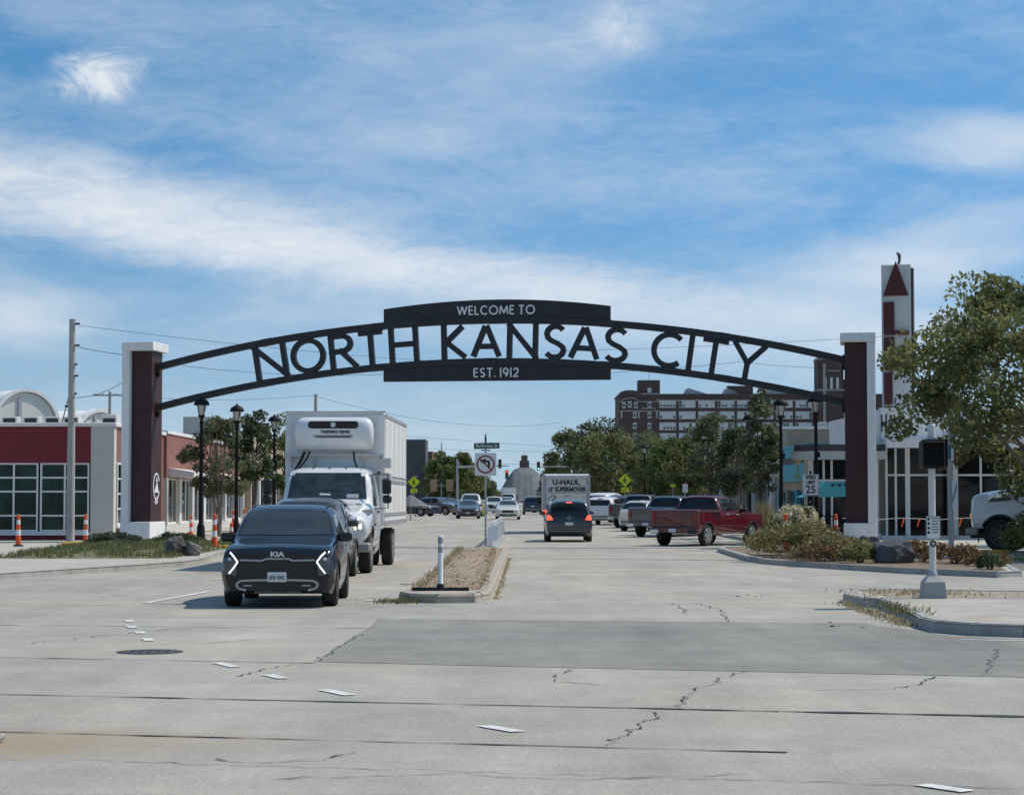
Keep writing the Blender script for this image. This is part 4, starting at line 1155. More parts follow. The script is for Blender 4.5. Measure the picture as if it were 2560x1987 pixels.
def street_shop(name, label, side, x0, y0, y1, h, wall, glass, bays, sill=.55, head=2.7, trim=TRIMW, parapet=.15, depth=14, awning=None, upper=None):
    # a building whose front looks across the street; local +x is the street side
    xf = sx(side * x0, (y0 + y1) / 2); zb = gz((y0 + y1) / 2)
    t = thing(name, label, 'building', (xf, y0, zb)); s_ = -side          # s_ : direction to the street
    L = y1 - y0
    def bx(a, b, ya, yb, za, zc_):
        return MB().box(min(s_ * a, s_ * b), max(s_ * a, s_ * b), ya, yb, za, zc_)
    bx(-depth, -.30, 0, L, 0, h - .01).build('wall', wall, t)
    bx(-.299, 0, 0, L, head, h - .012).build('upper_front', upper or wall, t)
    bx(-.299, .0, 0, L, 0, sill).build('stall_riser', wall, t)
    bx(-depth + .3, -.35, .35, L - .35, h, h + .02).build('roof', GROUND, t)
    bx(-.34, .06, -.06, L + .06, h, h + parapet).build('coping', trim, t)
    bx(-depth - .05, -.345, -.06, .30, h, h + parapet).build('coping', trim, t)
    bx(-depth - .05, -.345, L - .30, L + .06, h, h + parapet).build('coping', trim, t)
    bw = L / bays
    for i in range(bays + 1):
        a = max(0, i * bw - .28); b = min(L, i * bw + .28)
        bx(-.298, .04, a, b, sill + .001, head - .001).build('pilaster', trim if i % 2 else wall, t)
    for i in range(bays):
        a, b = i * bw + .30, (i + 1) * bw - .30
        w = bx(-.20, -.12, a, b, sill + .001, sill + .09)
        for k in range(4):
            yy = a + (b - a) * k / 3
            for q in [w.box(min(s_ * -.20, s_ * -.12), max(s_ * -.20, s_ * -.12), yy - .035, yy + .035, sill + .09, head - .09)]: pass
        w.box(min(s_ * -.20, s_ * -.12), max(s_ * -.20, s_ * -.12), a, b, head - .09, head - .001)
        w = w.build('shop_window', trim, t)
        for k in range(3):
            bx(-.19, -.15, a + (b - a) * k / 3 + .036, a + (b - a) * (k + 1) / 3 - .036, sill + .09, head - .09).build('pane', glass, w)
    if awning:
        for (a, b, z, m) in awning:
            q = MB().prism([(0, z), (s_ * 1.2, z), (s_ * 1.2, z + .22), (0, z + .42)], a, b).build('awning', m, t)
    return t
street_shop('storefront', 'grey storefront with brick upper wall beyond the red shop', -1, 16.95, 96.3, 124, 4.75, GREYW, DARKGL, 7, upper=PINK_WALL, awning=[(.5, 6, 2.75, TRIMW), (14, 20, 2.7, TRIMW)])
b = street_shop('storefront', 'pale shop building behind the street trees near box truck', -1, 16.9, 124.4, 165, 5.2, TAN, DARKGL, 9, awning=[(8, 14, 2.8, TRIMW)])
MB().bbox(-5.0, -3.2, 6, 7.2, 5.36, 6.7, .03).build('rooftop_unit', GREYW, b)
street_shop('storefront', 'low brick shop far along the shaded pavement', -1, 16.8, 165.5, 240, 4.6, PINK_WALL, DARKGL, 12)
DKB = mat('charcoal_cladding', (.075, .078, .085), .7, var=.12, scale=.6)
t = street_shop('office_block', 'tall dark grey building beyond the box truck', -1, 15.95, 316, 326, 10.5, DKB, DARKGL, 2, .6, 3.2, depth=26, trim=mat('cladding_edge', (.34, .34, .35), .7), upper=DKB)
MB().box(-6.6, -3.6, -.06, -.01, 9.45, 9.75).build('light_strip', TRIMW, t)
MB().box(-9.2, -8.9, -.06, -.01, 4.4, 7.2).build('downpipe', TRIMW, t)
MB().bbox(-14, -8.5, -4, -.02, 0, 5.2, .1).build('porch_wing', GREYW, t)
REDB = brick_mat('red_brick', (.19, .075, .055), (.15, .06, .045), (.22, .17, .14), 1.2)
street_shop('brick_block', 'red brick building past the dark grey one', -1, 15.9, 332, 400, 9.0, REDB, DARKGL, 9, .6, 3.0, trim=mat('red_trim', (.30, .07, .05), .7))
street_shop('brick_block', 'stepped brick building far down the shaded side', -1, 15.9, 401, 500, 7.0, REDB, DARKGL, 9, .6, 3.0)
# shops on the sunny side
t = street_shop('taproom', 'turquoise fronted corner shop with yellow lettering', 1, 13.35, 101, 111.5, 4.3, TANB, DARKGL, 3, .5, 2.2, depth=8, trim=TEAL)
for (ya, yb, za, zb_, m) in ((.0, 9, 2.62, 3.50, TEAL), (.0, 9, 3.82, 4.28, TEAL), (.0, 9, 3.502, 3.818, SIGNK)):
    MB().box(-.12, -.045, ya, yb, za, zb_).build('sign_band', m, t)
MB().box(-.13, 7.9, -.10, -.005, 2.62, 3.50).build('end_band', TEAL, t)
text('lettering', 'JO', .62, mat('letter_yellow', (.72, .42, .05), .5), t, (-.135, 1.6, 3.66), (math.pi / 2, 0, -math.pi / 2), .01, .01, 2.6)
MB().prism([(.8, 2.75), (3.6, 2.78), (3.3, 2.88), (2.3, 2.92), (2.0, 3.35), (1.7, 2.92), (1.1, 2.85)], -.135, -.121, 'yz').build('mural', mat('mural_olive', (.22, .25, .05), .7), t)
t = street_shop('storefront', 'tan brick building rising behind the curved canopy', 1, 13.4, 112, 150, 5.35, TANB, DARKGL, 8, .6, 2.9, depth=24, upper=TAN)
for (x, z, w) in ((2.4, 5.5, .5), (3.1, 5.5, .5), (3.7, 5.5, .55)):
    MB().bbox(x, x + w, 3, 4, z + .005, z + .34, .02).build('rooftop_unit', TRIMW if w > .52 else GREYW, t)
street_shop('storefront', 'brown shop front behind the far parked cars', 1, 13.6, 151, 200, 4.6, TAN, DARKGL, 8, .4, 3.0, trim=TANB)
street_shop('storefront', 'far low shop behind the big street trees', 1, 13.8, 201, 290, 5.0, PINK_WALL, DARKGL, 12)

# glass fronted restaurant with pylon
CREAM = mat('cream_fascia', (.52, .50, .45), .7, var=.06)
g = thing('restaurant_building', 'white restaurant with dark glass front and curved canopy', 'building', (11.95, 86, 0))
MB().box(.6, 3.3, .9, 3.4, 0, 3.95).build('wing_wall', TAN, g)
MB().box(3.31, 22, .9, 14, 0, 5.5).build('wall', WHITEP, g)
MB().box(3.31, 22, .0, .5, 4.25, 5.55).build('sign_parapet', WHITEP, g)
for (a, b, z0_, z1_) in ((0.15, 3.3, .35, 3.4), (3.31, 22, .28, 3.87)):
    pass
MB().box(.2, 3.3, .05, .85, .1, .35).build('plinth', WHITEP, g)
MB().box(3.31, 22, -.15, .85, .0, .27).build('plinth', WHITEP, g)
cv = [(x, y) for x, y in [(3.35, .8), (3.35, -.9), (.9, -.9)] + [(.9 + 1.25 * math.cos(R(270 - k * 11.25)) , .35 + 1.25 * math.sin(R(270 - k * 11.25))) for k in range(1, 9)]]
MB().prism(cv, 3.40, 3.74, 'xy').build('canopy', CREAM, g)
MB().prism([(x * .97 + .1, y * .9 + .05) for x, y in cv], 3.741, 4.02, 'xy').build('canopy_fascia', mat('fascia_brown', (.07, .06, .055), .7), g)
MB().box(3.36, 22, -1.1, .85, 3.88, 4.24).build('canopy', WHITEP, g)
mull = [.42, .95, 1.28, 1.95, 2.55, 3.12, 3.55, 3.93, 4.42, 5.32, 6.3, 7.45, 8.75, 10.1, 11.6, 13.1, 14.6, 16.1, 17.6, 19.1, 20.6]
for i, x in enumerate(mull):
    w = .10 if x in (.42, 4.42, 8.75, 3.12) else .045
    top = 3.39 if x < 3.3 else 3.875
    MB().box(x - w, x + w, .10, .20, .28 if x > 3.3 else .352, top).build('mullion', TRIMW, g)
for i in range(len(mull) - 1):
    a, b = mull[i], mull[i + 1]
    wing = a < 3.2
    zt = 2.55 if wing else 2.77; top = 3.39 if wing else 3.87; bot = .36 if wing else .285
    if wing and b > 3.3: continue
    pa = MB().box(a + .05, b - .05, .13, .17, bot, zt - .04).build('pane', DARKGL, g)
    MB().box(a + .05, b - .05, .13, .17, zt + .04, top).build('pane', DARKGL, g)
    MB().box(a + .046, b - .046, .11, .19, zt - .039, zt + .039).build('transom', TRIMW, g)
MB().bbox(6.0, 6.38, -.5, -.1, .272, 3.87, .02).build('column', GREYW, g)
text('lettering', 'HAV', 1.0, SIGNK, g, (3.30, -.012, 4.87), off=.02, sx=.40, align='LEFT', ext=.01)
text('lettering', 'W', 1.0, SIGNK, g, (6.2, -.012, 4.87), off=.02, sx=.40, align='LEFT', ext=.01)
# patio umbrella and railing
t = thing('patio_awning', 'turquoise patio awning behind the speed limit sign', 'awning', (12.0, 82.8, .126))
MB().prism([(-.6, 1.72), (.05, 2.0), (.35, 2.35), (1.9, 2.35), (1.95, 1.75)], -.9, .9).build('canvas', TEAL, t)
for x in (-.3, .45, 1.8):
    MB().cyl((x, -.8, 0), (x, -.8, 1.9), .03, n=8).build('pole', BLACKM, t)
for k in range(5):
    MB().box(.55 + k * .26, .70 + k * .26, -.93, -.901, 2.16, 2.24).build('pattern_patch', SIGNK, t)
t = thing('patio_railing', 'black iron patio railing before the restaurant', 'railing', (10.2, 82.0, .126))
MB().box(0, 3.4, -.02, .02, .95, 1.0).build('top_rail', BLACKM, t)
MB().box(0, 3.4, -.02, .02, .10, .14).build('bottom_rail', BLACKM, t)
for k in range(29):
    MB().box(k * .121, k * .121 + .022, -.011, .011, .141 if k % 7 else 0, .949).build('bar', BLACKM, t)
# pylon sign
MROOF = mat('pylon_red', (.085, .014, .016), .6, var=.2, scale=2)
t = thing('pylon_sign', 'tall white pylon sign with stacked dark red letters', 'sign', (16.45, 88.5, 0), R(-15))
PW = mat('pylon_white', (.62, .61, .59), .7, var=.1, scale=1.2)
MB().bbox(-.64, .60, -.28, .3, 4.0, 11.75, .015).build('face', PW, t)
MB().box(.605, .70, -.25, .3, 4.0, 11.6).build('edge', mat('pylon_edge', (.06, .06, .06), .7), t)
for z in (9.05, 7.75, 10.2):
    MB().box(-.63, .59, -.292, -.281, z, z + .02).build('panel_seam', GREYW, t)
MB().prism([(-.56, 10.42), (.50, 10.42), (-.02, 11.9)], -.38, -.285).build('letter', MROOF, t)
MB().prism([(-.55, 8.75), (.50, 8.75), (.50, 8.93), (-.10, 8.93), (-.10, 10.15), (-.55, 10.15)], -.38, -.285).build('letter', MROOF, t)
MB().prism([(-.55, 7.25), (.50, 7.25), (.50, 7.43), (-.10, 7.43), (-.10, 8.65), (-.55, 8.65)], -.38, -.285).build('letter', MROOF, t)
MB().prism([(-.55, 5.8), (-.2, 5.8), (-.2, 7.15), (-.55, 7.15)], -.38, -.285).build('letter', MROOF, t)
MB().prism([(-.55, 4.4), (-.2, 4.4), (-.2, 5.7), (-.55, 5.7)], -.38, -.285).build('letter', MROOF, t)
MB().tube([(.05, 0, 11.7), (.12, 0, 12.0), (.10, 0, 12.2), (.0, 0, 12.3)], [.05, .06, .08, .03], 8).build('finial', mat('finial_green', (.05, .08, .07), .7), t)

# ------------------------------------------------------------------ far factory
FB = brick_mat('factory_brick', (.10, .060, .050), (.084, .052, .044), (.11, .088, .078), .6)
FW = mat('factory_window', (.60, .61, .59), .5, var=.12, scale=.25)
FT = mat('factory_stone', (.36, .34, .32), .85, var=.1)
FD = mat('factory_dark_pane', (.10, .11, .115), .3, var=.3, scale=1)
f_ = thing('brick_warehouse', 'huge dark brick warehouse with rows of pale windows beyond the trees', 'building', (38.7, 750, 0))
MB().box(0, 95, 0, 30, 0, 39.2).build('wall', FB, f_)
MB().box(-.2, 95.2, -.25, 30.2, 39.21, 40.0).build('parapet', FB, f_)
MB().prism([(0, 40.0), (7.8, 40.0)] + arc(3.9, 40.0, 3.9, 1.35, 0, 180, 14)[1:-1], -.26, .6).build('curved_gable', FB, f_)
MB().box(7.9, 14.6, -.30, -.251, 39.8, 40.25).build('coping', FT, f_)
pt = MB().box(7.0, 14.8, .5, 9, 40.01, 45.0).build('penthouse', FB, f_)
MB().box(10.3, 11.7, .42, .49, 40.4, 42.2).build('penthouse_window', FW, pt)
MB().cyl((11, 4, 45), (11, 4, 49), .08, n=6).build('mast', STEEL, pt)
MB().ribbon([(0, 37.2), (.9, 37.2)] + arc(3.9, 37.2, 2.9, 1.35, 170, 10, 12) + [(6.9, 37.2), (14.5, 37.2)], .35, -.3, -.01).build('stone_band', FT, f_)
MB().box(0, 14.6, -.3, -.01, 33.6, 34.0).build('stone_band', FT, f_)
MB().box(8.2, 13.2, -.3, -.01, 34.6, 35.0).build('stone_band', FT, f_)
for x in (.5, 6.7, 13.2):
    MB().box(x, x + .7, -.28, -.01, 31.2, 33.59).build('stone_drop', FT, f_)
wm = MB().box(-.65, .65, -.12, -.01, -1.1, 1.1).mesh('window', FW)
dm = MB().box(-.45, .45, -.16, -.121, -.7, .55).mesh('pane', FD)
for x, zs in ((1.7, (35.9,)), (3.85, (36.2,)), (6.0, (35.9,)), (5.6, (32.3, 28.5, 24.7, 20.6)), (10.9, (36.1, 32.3, 28.5, 24.7, 20.6))):
    for z in zs:
        w = link('window', wm, f_, (x, 0, z)); link('pane', dm, w, (0, 0, 0))
wm2 = MB().box(-3.0, 3.0, -.12, -.01, -1.38, 1.38).mesh('window_bay', FW)
dm2 = MB().box(-.42, .42, -.16, -.121, -.55, .25).mesh('pane', FD)
dm3 = MB().box(-.45, .45, -.16, -.121, -1.2, 1.1).mesh('pane', FD)
rnd = random.Random(4)
for b in range(11):
    x = 17.5 + b * 7.02
    MB().box(x - 3.9, x - 3.15, -.3, -.01, 37.3, 38.0).build('pier_cap', FT, f_)
    for z in (36.35, 32.3, 28.3, 24.4, 20.4, 16.4):
        w = link('window_bay', wm2, f_, (x, 0, z))
        for k in range(5):
            r_ = rnd.random(); q = -2.4 + k * 1.2
            if r_ < .42: link('pane', dm2, w, (q, 0, -.5))
            elif r_ < (.62 if b > 2 else .5): link('pane', dm3, w, (q, 0, 0))
for x in (24, 38.2, 54):
    MB().prism([(x, 40.01), (x + 8.5, 40.01), (x + 1.2, 42.3)], 3, 16).build('saw_tooth_roof', mat('sawtooth_grey', (.42, .43, .44), .8), f_)
MB().prism([(39.4, 43.0), (48.6, 43.0), (48.6, 40.02), (44.5, 40.02)], 2, 9).build('roof_house', FB, f_)
tw = MB().box(71.6, 80.8, -2, 8, 0, 53).build('tower', FB, f_)
MB().box(71.3, 81.1, -2.2, 8.2, 52.2, 52.6).build('tower_cornice', FT, tw)
MB().box(71.3, 82.0, -2.25, 8.2, 41.0, 41.6).build('tower_band', FT, tw)
for x in (74.2, 76.4, 78.6):
    MB().box(x - .45, x + .45, -2.1, -2.01, 41.7, 45.8).build('tower_window', FW, tw)
MB().box(73.3, 74.3, -2.3, -2.01, 24, 50.8).build('downpipe', FT, tw)
MB().box(75, 79.5, -2.12, -2.01, 48.0, 48.4).build('stone_band', FT, tw)
MB().box(82, 86, 0, 8, 40.01, 45.5).build('side_tower', FB, f_)

# far tower and hill
hb = MB(); rnd = random.Random(8); hv = []
ridge = [(-22, 3), (-15, 5.5), (-9, 9), (-5.5, 15.5), (-2, 21), (.9, 25), (5.2, 27), (10, 27.2), (15.4, 26.8), (20, 23.4), (24.6, 17.2), (29, 12.6), (36, 7), (46, 4)]
RX = [p[0] for p in ridge]; RZ = [p[1] for p in ridge]; NX = 60
for (yy, k) in ((1570, -.05), (1585, .35), (1600, .70), (1615, .93), (1628, 1.0), (1660, .9), (1700, -.05)):
    for i in range(NX + 1):
        x = -22 + 68 * i / NX
        hv.append((x, yy + rnd.uniform(-1, 1), np.interp(x, RX, RZ) * k + (rnd.uniform(-.25, .25) if k > .2 else 0)))
hf = [(j * (NX + 1) + i, j * (NX + 1) + i + 1, (j + 1) * (NX + 1) + i + 1, (j + 1) * (NX + 1) + i) for j in range(6) for i in range(NX)]
structure(hb.add(hv, hf).build('hill', mat('far_hill', (.13, .14, .145), .95, var=.35, scale=.15), smooth=70))  # distance haze is put into the flat grey colour
t = thing('far_tower', 'small stepped brick tower at the very end of the street', 'tower', (9.7, 1632, 26.5))
PB = mat('pink_brick', (.17, .115, .095), .9, var=.2, scale=.4)
MB().box(-3.8, 3.8, -3, 3, 0, 6.0).build('lower_stage', PB, t)
MB().box(-2.5, 2.5, -2.2, 2.2, 6.0, 10.2).build('upper_stage', PB, t)
MB().box(-4.0, 4.0, -3.2, 3.2, -1.5, .6).build('dark_base', FB, t)
MB().cyl((0, 0, 10.2), (0, 0, 13), .15, n=6).build('finial', STEEL, t)

# white domes beyond the shop roof
DOME = mat('dome_fabric', (.80, .80, .78), .7, var=.08, scale=.4)
def dome(label, x, y, ztop, rad, rz, L=26):
    t = thing('white_dome', label, 'dome', (x, y, 0), rz, 'white fabric domes')
    zc_ = ztop - rad
    prof = [(-rad, 0)] + [(-rad * math.cos(R(180 * i / 24)), zc_ + rad * math.sin(R(180 * i / 24))) for i in range(25)] + [(rad, 0)]
    inner = [(a * .93, b if b == 0 else zc_ + (b - zc_) * .93) for a, b in prof]
    MB().prism(prof, .8, L).build('shell', DOME, t, 40)
    MB().ribbon(prof, .5, 0, .79).build('front_rim', DOME, t, 40)
    MB().prism(inner, .4, .7).build('end_wall', mat('dome_end', (.70, .69, .63), .8, var=.06, scale=.3), t)
    for k in range(1, 6):
        MB().ribbon([(a * 1.01, b if b == 0 else zc_ + (b - zc_) * 1.01) for a, b in prof], .12, k * L / 6, k * L / 6 + .25).build('rib', DOME, t, 40)
    MB().box(-rad * .25, -rad * .15, .2, .39, zc_ - 3, zc_ + rad * .8).build('door_flap', mat('dome_grey', (.36, .39, .42), .7), t)
dome('larger white fabric dome above the shop roof', -70, 300, 17.6, 5.2, R(42))
dome('lower white fabric dome behind the larger one', -60.5, 306, 14.9, 4.6, R(52))
# canopy tent on the far pavement
t = thing('market_umbrella', 'large grey market umbrella beside the box truck tail', 'umbrella', (-7.3, 150, gz(150) + .0))
MB().cyl((0, 0, 0), (0, 0, 1.85), .04, n=8).build('pole', STEEL, t)
MB().lathe([(1.25, .85), (1.27, 1.0), (.05, 1.82), (.0, 1.86)], n=8).build('canopy', mat('canopy_grey', (.14, .14, .15), .8, var=.1), t)
# ------------------------------------------------------------------ trees and shrubs
def leaf_mesh(name, P, size, m, rng, droop=.0):
    n = len(P)
    u = rng.normal(size=(n, 3)); u /= np.linalg.norm(u, axis=1)[:, None]
    w = rng.normal(size=(n, 3)); w[:, 2] += .6
    w -= (w * u).sum(1)[:, None] * u; w /= np.linalg.norm(w, axis=1)[:, None]
    s = size * rng.uniform(.55, 1.35, n)[:, None]
    V = np.stack([P - u * s, P - w * s * .5 + u * s * .1, P + u * s, P + w * s * .5 + u * s * .1], 1).reshape(-1, 3)
    me = bpy.data.meshes.new(name)
    me.vertices.add(4 * n); me.vertices.foreach_set('co', V.ravel().astype(np.float32))
    me.loops.add(4 * n); me.loops.foreach_set('vertex_index', np.arange(4 * n, dtype=np.int32))
    me.polygons.add(n); me.polygons.foreach_set('loop_start', np.arange(0, 4 * n, 4, dtype=np.int32))
    me.update(calc_edges=True)
    me.materials.append(m)
    return me
def tree(label, x, y, z0, top, rad, foot, nleaf, size, m, seed, trunk=.12, clumps=70, spread=.20, bark=BARK, stems=1, shape=1.0, group='street trees', cat='tree', name='street_tree', ry=None, fork=.25):
    rng = np.random.default_rng(seed); rnd = random.Random(seed)
    t = thing(name, label, cat, (x, y, z0), 0, group)
    H = top - foot; C = []
    while len(C) < clumps:
        d = rng.normal(size=3); d /= np.linalg.norm(d)
        r = rng.uniform(.45, 1.0) ** .6
        p = d * r
        zz = (p[2] + 1) / 2                       # 0 foot .. 1 top
        taper = (1 - .45 * shape * max(0, zz - .45) / .55)
        q = np.array([p[0] * rad * taper * rng.uniform(.75, 1.12), p[1] * (ry or rad) * taper * rng.uniform(.75, 1.12), foot + zz * H * rng.uniform(.94, 1.03)])
        C.append(q)
    C = np.array(C)
    tb = MB()
    for s_ in range(stems):
        ox = (s_ - (stems - 1) / 2) * trunk * 1.2
        hx = foot + H * fork
        lean = rnd.uniform(-.12, .12) * rad + ox * 1.5
        tb.tube([(ox, 0, -.1), (ox + lean * .3, .02, hx * .5), (ox + lean, 0, hx), (ox + lean * 1.3, 0, foot + H * .72)], [trunk * 1.25 / stems ** .4, trunk / stems ** .4, trunk * .7 / stems ** .4, trunk * .22], 8)
    tb.build('trunk', bark, t, 40)
    br = MB()
    for k in range(min(26, clumps // 2)):
        c = C[rng.integers(len(C))]; hz = foot + H * rnd.uniform(.0, .45)
        a = Vector((0, 0, min(hz, c[2] - .1))); e = Vector(c)
        mid = a.lerp(e, .5) + Vector((rnd.uniform(-.1, .1), rnd.uniform(-.1, .1), .12)) * rad * .5
        br.tube([a, mid, e], [trunk * .38, trunk * .22, trunk * .06], 5)
    br.build('limbs', bark, t, 40)
    wgt = rng.uniform(.4, 1.6, clumps); wgt /= wgt.sum()
    idx = rng.choice(clumps, nleaf, p=wgt)
    g = rng.normal(size=(nleaf, 3)); g *= (rng.uniform(.2, 1, nleaf) ** .5 / np.maximum(.3, np.linalg.norm(g, axis=1)))[:, None]
    sp = spread * rng.uniform(.6, 1.35, clumps)
    P = C[idx] + g * (sp[idx][:, None] * rad) * np.array([1.15, 1.15, .85])
    P = P[P[:, 2] > .2]
    link('crown', leaf_mesh('crown', P, size, m, rng), t)
    return t
def shrub(label, x, y, z0, r, h, nleaf, size, m, seed, name='shrub', cat='shrub', group='shrubs in the planting bed', flowers=0, ry=None):
    rng = np.random.default_rng(seed)
    t = thing(name, label, cat, (x, y, z0), 0, group)
    st = MB()
    for k in range(14):
        a = rng.uniform(0, 6.28); q = rng.uniform(.3, .85)
        st.tube([(0.05 * math.cos(a), .05 * math.sin(a), -.02), (q * r * .5 * math.cos(a), q * r * .5 * math.sin(a), h * .5), (q * r * math.cos(a), q * r * math.sin(a), h * rng.uniform(.7, .95))], [.014, .01, .004], 4)
    st.build('stems', BARK, t)
    nc = 34; C = []
    for k in range(nc):
        a = rng.uniform(0, 6.28); q = rng.uniform(.1, 1) ** .6; e = math.sqrt(max(0, 1 - q * q))
        C.append((q * r * math.cos(a) * rng.uniform(.85, 1.15), q * (ry or r) * math.sin(a), h * (.18 + .78 * e * rng.uniform(.55, 1.08))))
    C = np.array(C); idx = rng.integers(0, nc, nleaf)
    P = C[idx] + rng.normal(size=(nleaf, 3)) * np.array([r, r, h * .8]) * .13
    P[:, 2] = np.maximum(P[:, 2], .02)
    link('foliage', leaf_mesh('foliage', P, size, m, rng), t)
    if flowers:
        for k in range(flowers):
            a = rng.uniform(0, 6.28); q = rng.uniform(.05, 1) ** .55; e = math.sqrt(max(0, 1 - q * q))
            c = np.array((q * r * math.cos(a), q * r * math.sin(a), h * (.30 + .72 * e) + rng.uniform(-.05, .04)))
            g = rng.normal(size=(44, 3)) * np.array([.042, .042, .085])
            link('flower_head', leaf_mesh('flower_head', g, .055, FLOWER, rng), t, tuple(c))
    return t
# big tree on the right
tree('large leafy street tree rising before the pylon sign', 15.75, 62.5, .126, 8.5, 4.9, 1.95, 27000, .098, LEAF_A, 11, .13, 150, .135, BARKP, 1, .5, fork=.1)
tree('second leafy street tree at the edge past the pylon', 22.3, 73.5, .126, 10.6, 4.2, 2.6, 16000, .11, LEAF_A, 12, .18, 90, .18, BARKP, 1, .5)
# shaded side
tree('grey-green street tree behind the lamp near the brick flank', -13.0, 92, .126, 5.5, 1.6, 1.5, 6000, .095, LEAF_B, 21, .11, 60, .22, BARKP, 2, 1.0)
tree('narrow dark street tree around the second lamp post', -11.9, 96, .126, 5.9, 1.15, 2.2, 5200, .095, LEAF_E, 22, .09, 44, .26, BARK, 1, 1.1)
tree('mid green street tree beside the box truck front', -11.6, 106, .13, 5.9, 1.45, 1.8, 5500, .10, LEAF_C, 23, .11, 60, .22, BARK, 1, .8)
tree('yellow-green street tree half hidden by the box truck', -10.9, 116, .15, 6.0, 1.6, 1.9, 6500, .105, LEAF_D, 24, .11, 55, .22, BARK, 1, .6)
tree('dark street tree deep behind the box truck', -12.2, 133, .2, 6.3, 2.0, 1.6, 5500, .12, LEAF_E, 25, .12, 50, .23)
tree('olive street tree hidden mostly by the box truck', -11.2, 158, .3, 7.0, 2.4, 1.8, 5000, .13, LEAF_C, 26, .13, 50, .23)
# far shaded side, beyond the dark building
tree('far round tree left of the street name blade', -8.6, 262, .32, 7.7, 3.0, 1.2, 7000, .20, LEAF_C, 31, .2, 70, .22)
tree('far olive tree behind the no left turn sign', -6.6, 285, .32, 8.2, 3.2, 1.0, 7000, .20, LEAF_A, 32, .2, 70, .22)
tree('far tree between dark building and signal mast', -11.0, 312, .32, 8.4, 2.9, 1.0, 5000, .20, LEAF_B, 33, .2, 60, .22)
tree('far dark tree beyond the signal mast arm', -7.0, 315, .32, 7.2, 3.0, 1.0, 5000, .22, LEAF_E, 34, .2, 60, .22)
tree('farther dull tree past the signal arm end', -6.0, 380, .32, 6.2, 3.4, .8, 4500, .25, LEAF_B, 35, .2, 60, .22)
tree('farthest dull tree low at the end of the street', -6.4, 480, .32, 6.3, 3.8, .6, 4000, .30, LEAF_E, 36, .2, 60, .22)
# sunny side
tree('dark feathery street tree directly behind the red pickup', 10.1, 93.5, .13, 5.0, 1.15, 1.7, 5200, .095, LEAF_E, 41, .11, 55, .24, BARKP, 2, .7)
tree('tall slender street tree left of the hydrangea lamp', 10.35, 86.5, .126, 6.35, .9, 1.5, 5000, .09, LEAF_B, 42, .10, 55, .27, BARK, 2, .9)
tree('loose grey-green street tree above the red pickup cab', 9.9, 103, .15, 6.0, 1.35, 2.0, 4800, .10, LEAF_B, 43, .11, 60, .23, BARK, 1, 1.0)
tree('yellow-green street tree over the dark parked pickup', 10.4, 125, .2, 5.3, 1.8, 1.8, 5500, .11, LEAF_D, 44, .12, 60, .23)
tree('bright green street tree past the far lamp', 10.6, 140, .25, 5.5, 2.0, 1.6, 6000, .12, LEAF_C, 45, .12, 55, .23)
tree('olive street tree right of the diamond crossing sign', 12.6, 178, .32, 6.6, 2.6, 1.7, 6000, .14, LEAF_D, 46, .14, 55, .23)
tree('broad dark tree behind the diamond crossing sign', 9.4, 206, .32, 8.4, 3.8, 1.5, 9000, .16, LEAF_A, 47, .2, 75, .22)
tree('large dark tree behind the rental truck', 10.6, 238, .32, 10.5, 5.0, 1.5, 12000, .18, LEAF_E, 48, .25, 95, .2)
tree('large tree left of the warehouse corner', 7.6, 262, .32, 10.4, 4.2, 1.4, 9500, .19, LEAF_A, 49, .22, 80, .2)
tree('far tree low beyond the green traffic light', 7.4, 330, .32, 8.0, 3.4, 1.0, 5000, .22, LEAF_E, 50, .2, 60, .22)
tree('tree in front of the warehouse wall above parked cars', 14.0, 215, .32, 8.6, 3.6, 1.5, 7500, .17, LEAF_B, 51, .2, 65, .22)
tree('small warm olive tree before the warehouse base', 17.5, 232, .32, 7.8, 3.6, 1.2, 6500, .17, LEAF_D, 52, .2, 60, .22)
tree('round tree beside the brick warehouse tower', 34, 300, .32, 9.0, 4.0, 1.2, 5000, .2, LEAF_A, 53, .2, 60, .22)
# shrubs
shrub('olive shrub at the street corner of the planting bed', 7.9, 58.4, .13, 1.3, .95, 6500, .05, LEAF_O, 61)
shrub('olive shrub between corner and hydrangea', 8.2, 61.0, .13, .95, .85, 3800, .05, LEAF_D, 62)
shrub('low olive shrub left of the blue-grey boulder', 8.55, 55.6, .13, 1.05, .62, 4600, .045, LEAF_O, 63)
shrub('dark green shrub touching the blue-grey boulder', 8.95, 53.6, .13, .5, .45, 2000, .045, LEAF_A, 64)
shrub('rust brown shrub right of the blue-grey boulder', 10.75, 54.6, .13, .72, .5, 2800, .045, LEAF_R, 65)
shrub('rust brown shrub behind the walk signal pole', 11.25, 53.0, .13, .75, .46, 2600, .045, LEAF_R, 66)
shrub('second low rust shrub at the bed end', 11.6, 51.0, .13, .5, .36, 1500, .04, LEAF_R, 67)
shrub('small dark shrub alone at the bed tip', 11.1, 48.4, .13, .3, .36, 900, .04, LEAF_E, 68)
shrub('low brown shrub along the front kerb of the bed', 8.1, 54.6, .13, .7, .42, 2400, .04, LEAF_R, 69)
shrub('cream flowering hydrangea shrub before the lamp posts', 9.05, 66, .13, .90, 1.28, 5000, .05, LEAF_C, 70, 'hydrangea', 'shrub', 'shrubs in the planting bed', 95)
shrub('olive shrub in front of the white truck wheel', 15.45, 60.9, .126, 1.0, 1.35, 5000, .06, LEAF_D, 71)
shrub('second shrub beside the white truck wheel', 17.6, 60.9, .126, 1.0, 1.5, 4000, .06, LEAF_A, 72)
shrub('low dark shrub on the grass bank by the pillar', -11.3, 70, .25, .7, .36, 2600, .05, LEAF_E, 73)
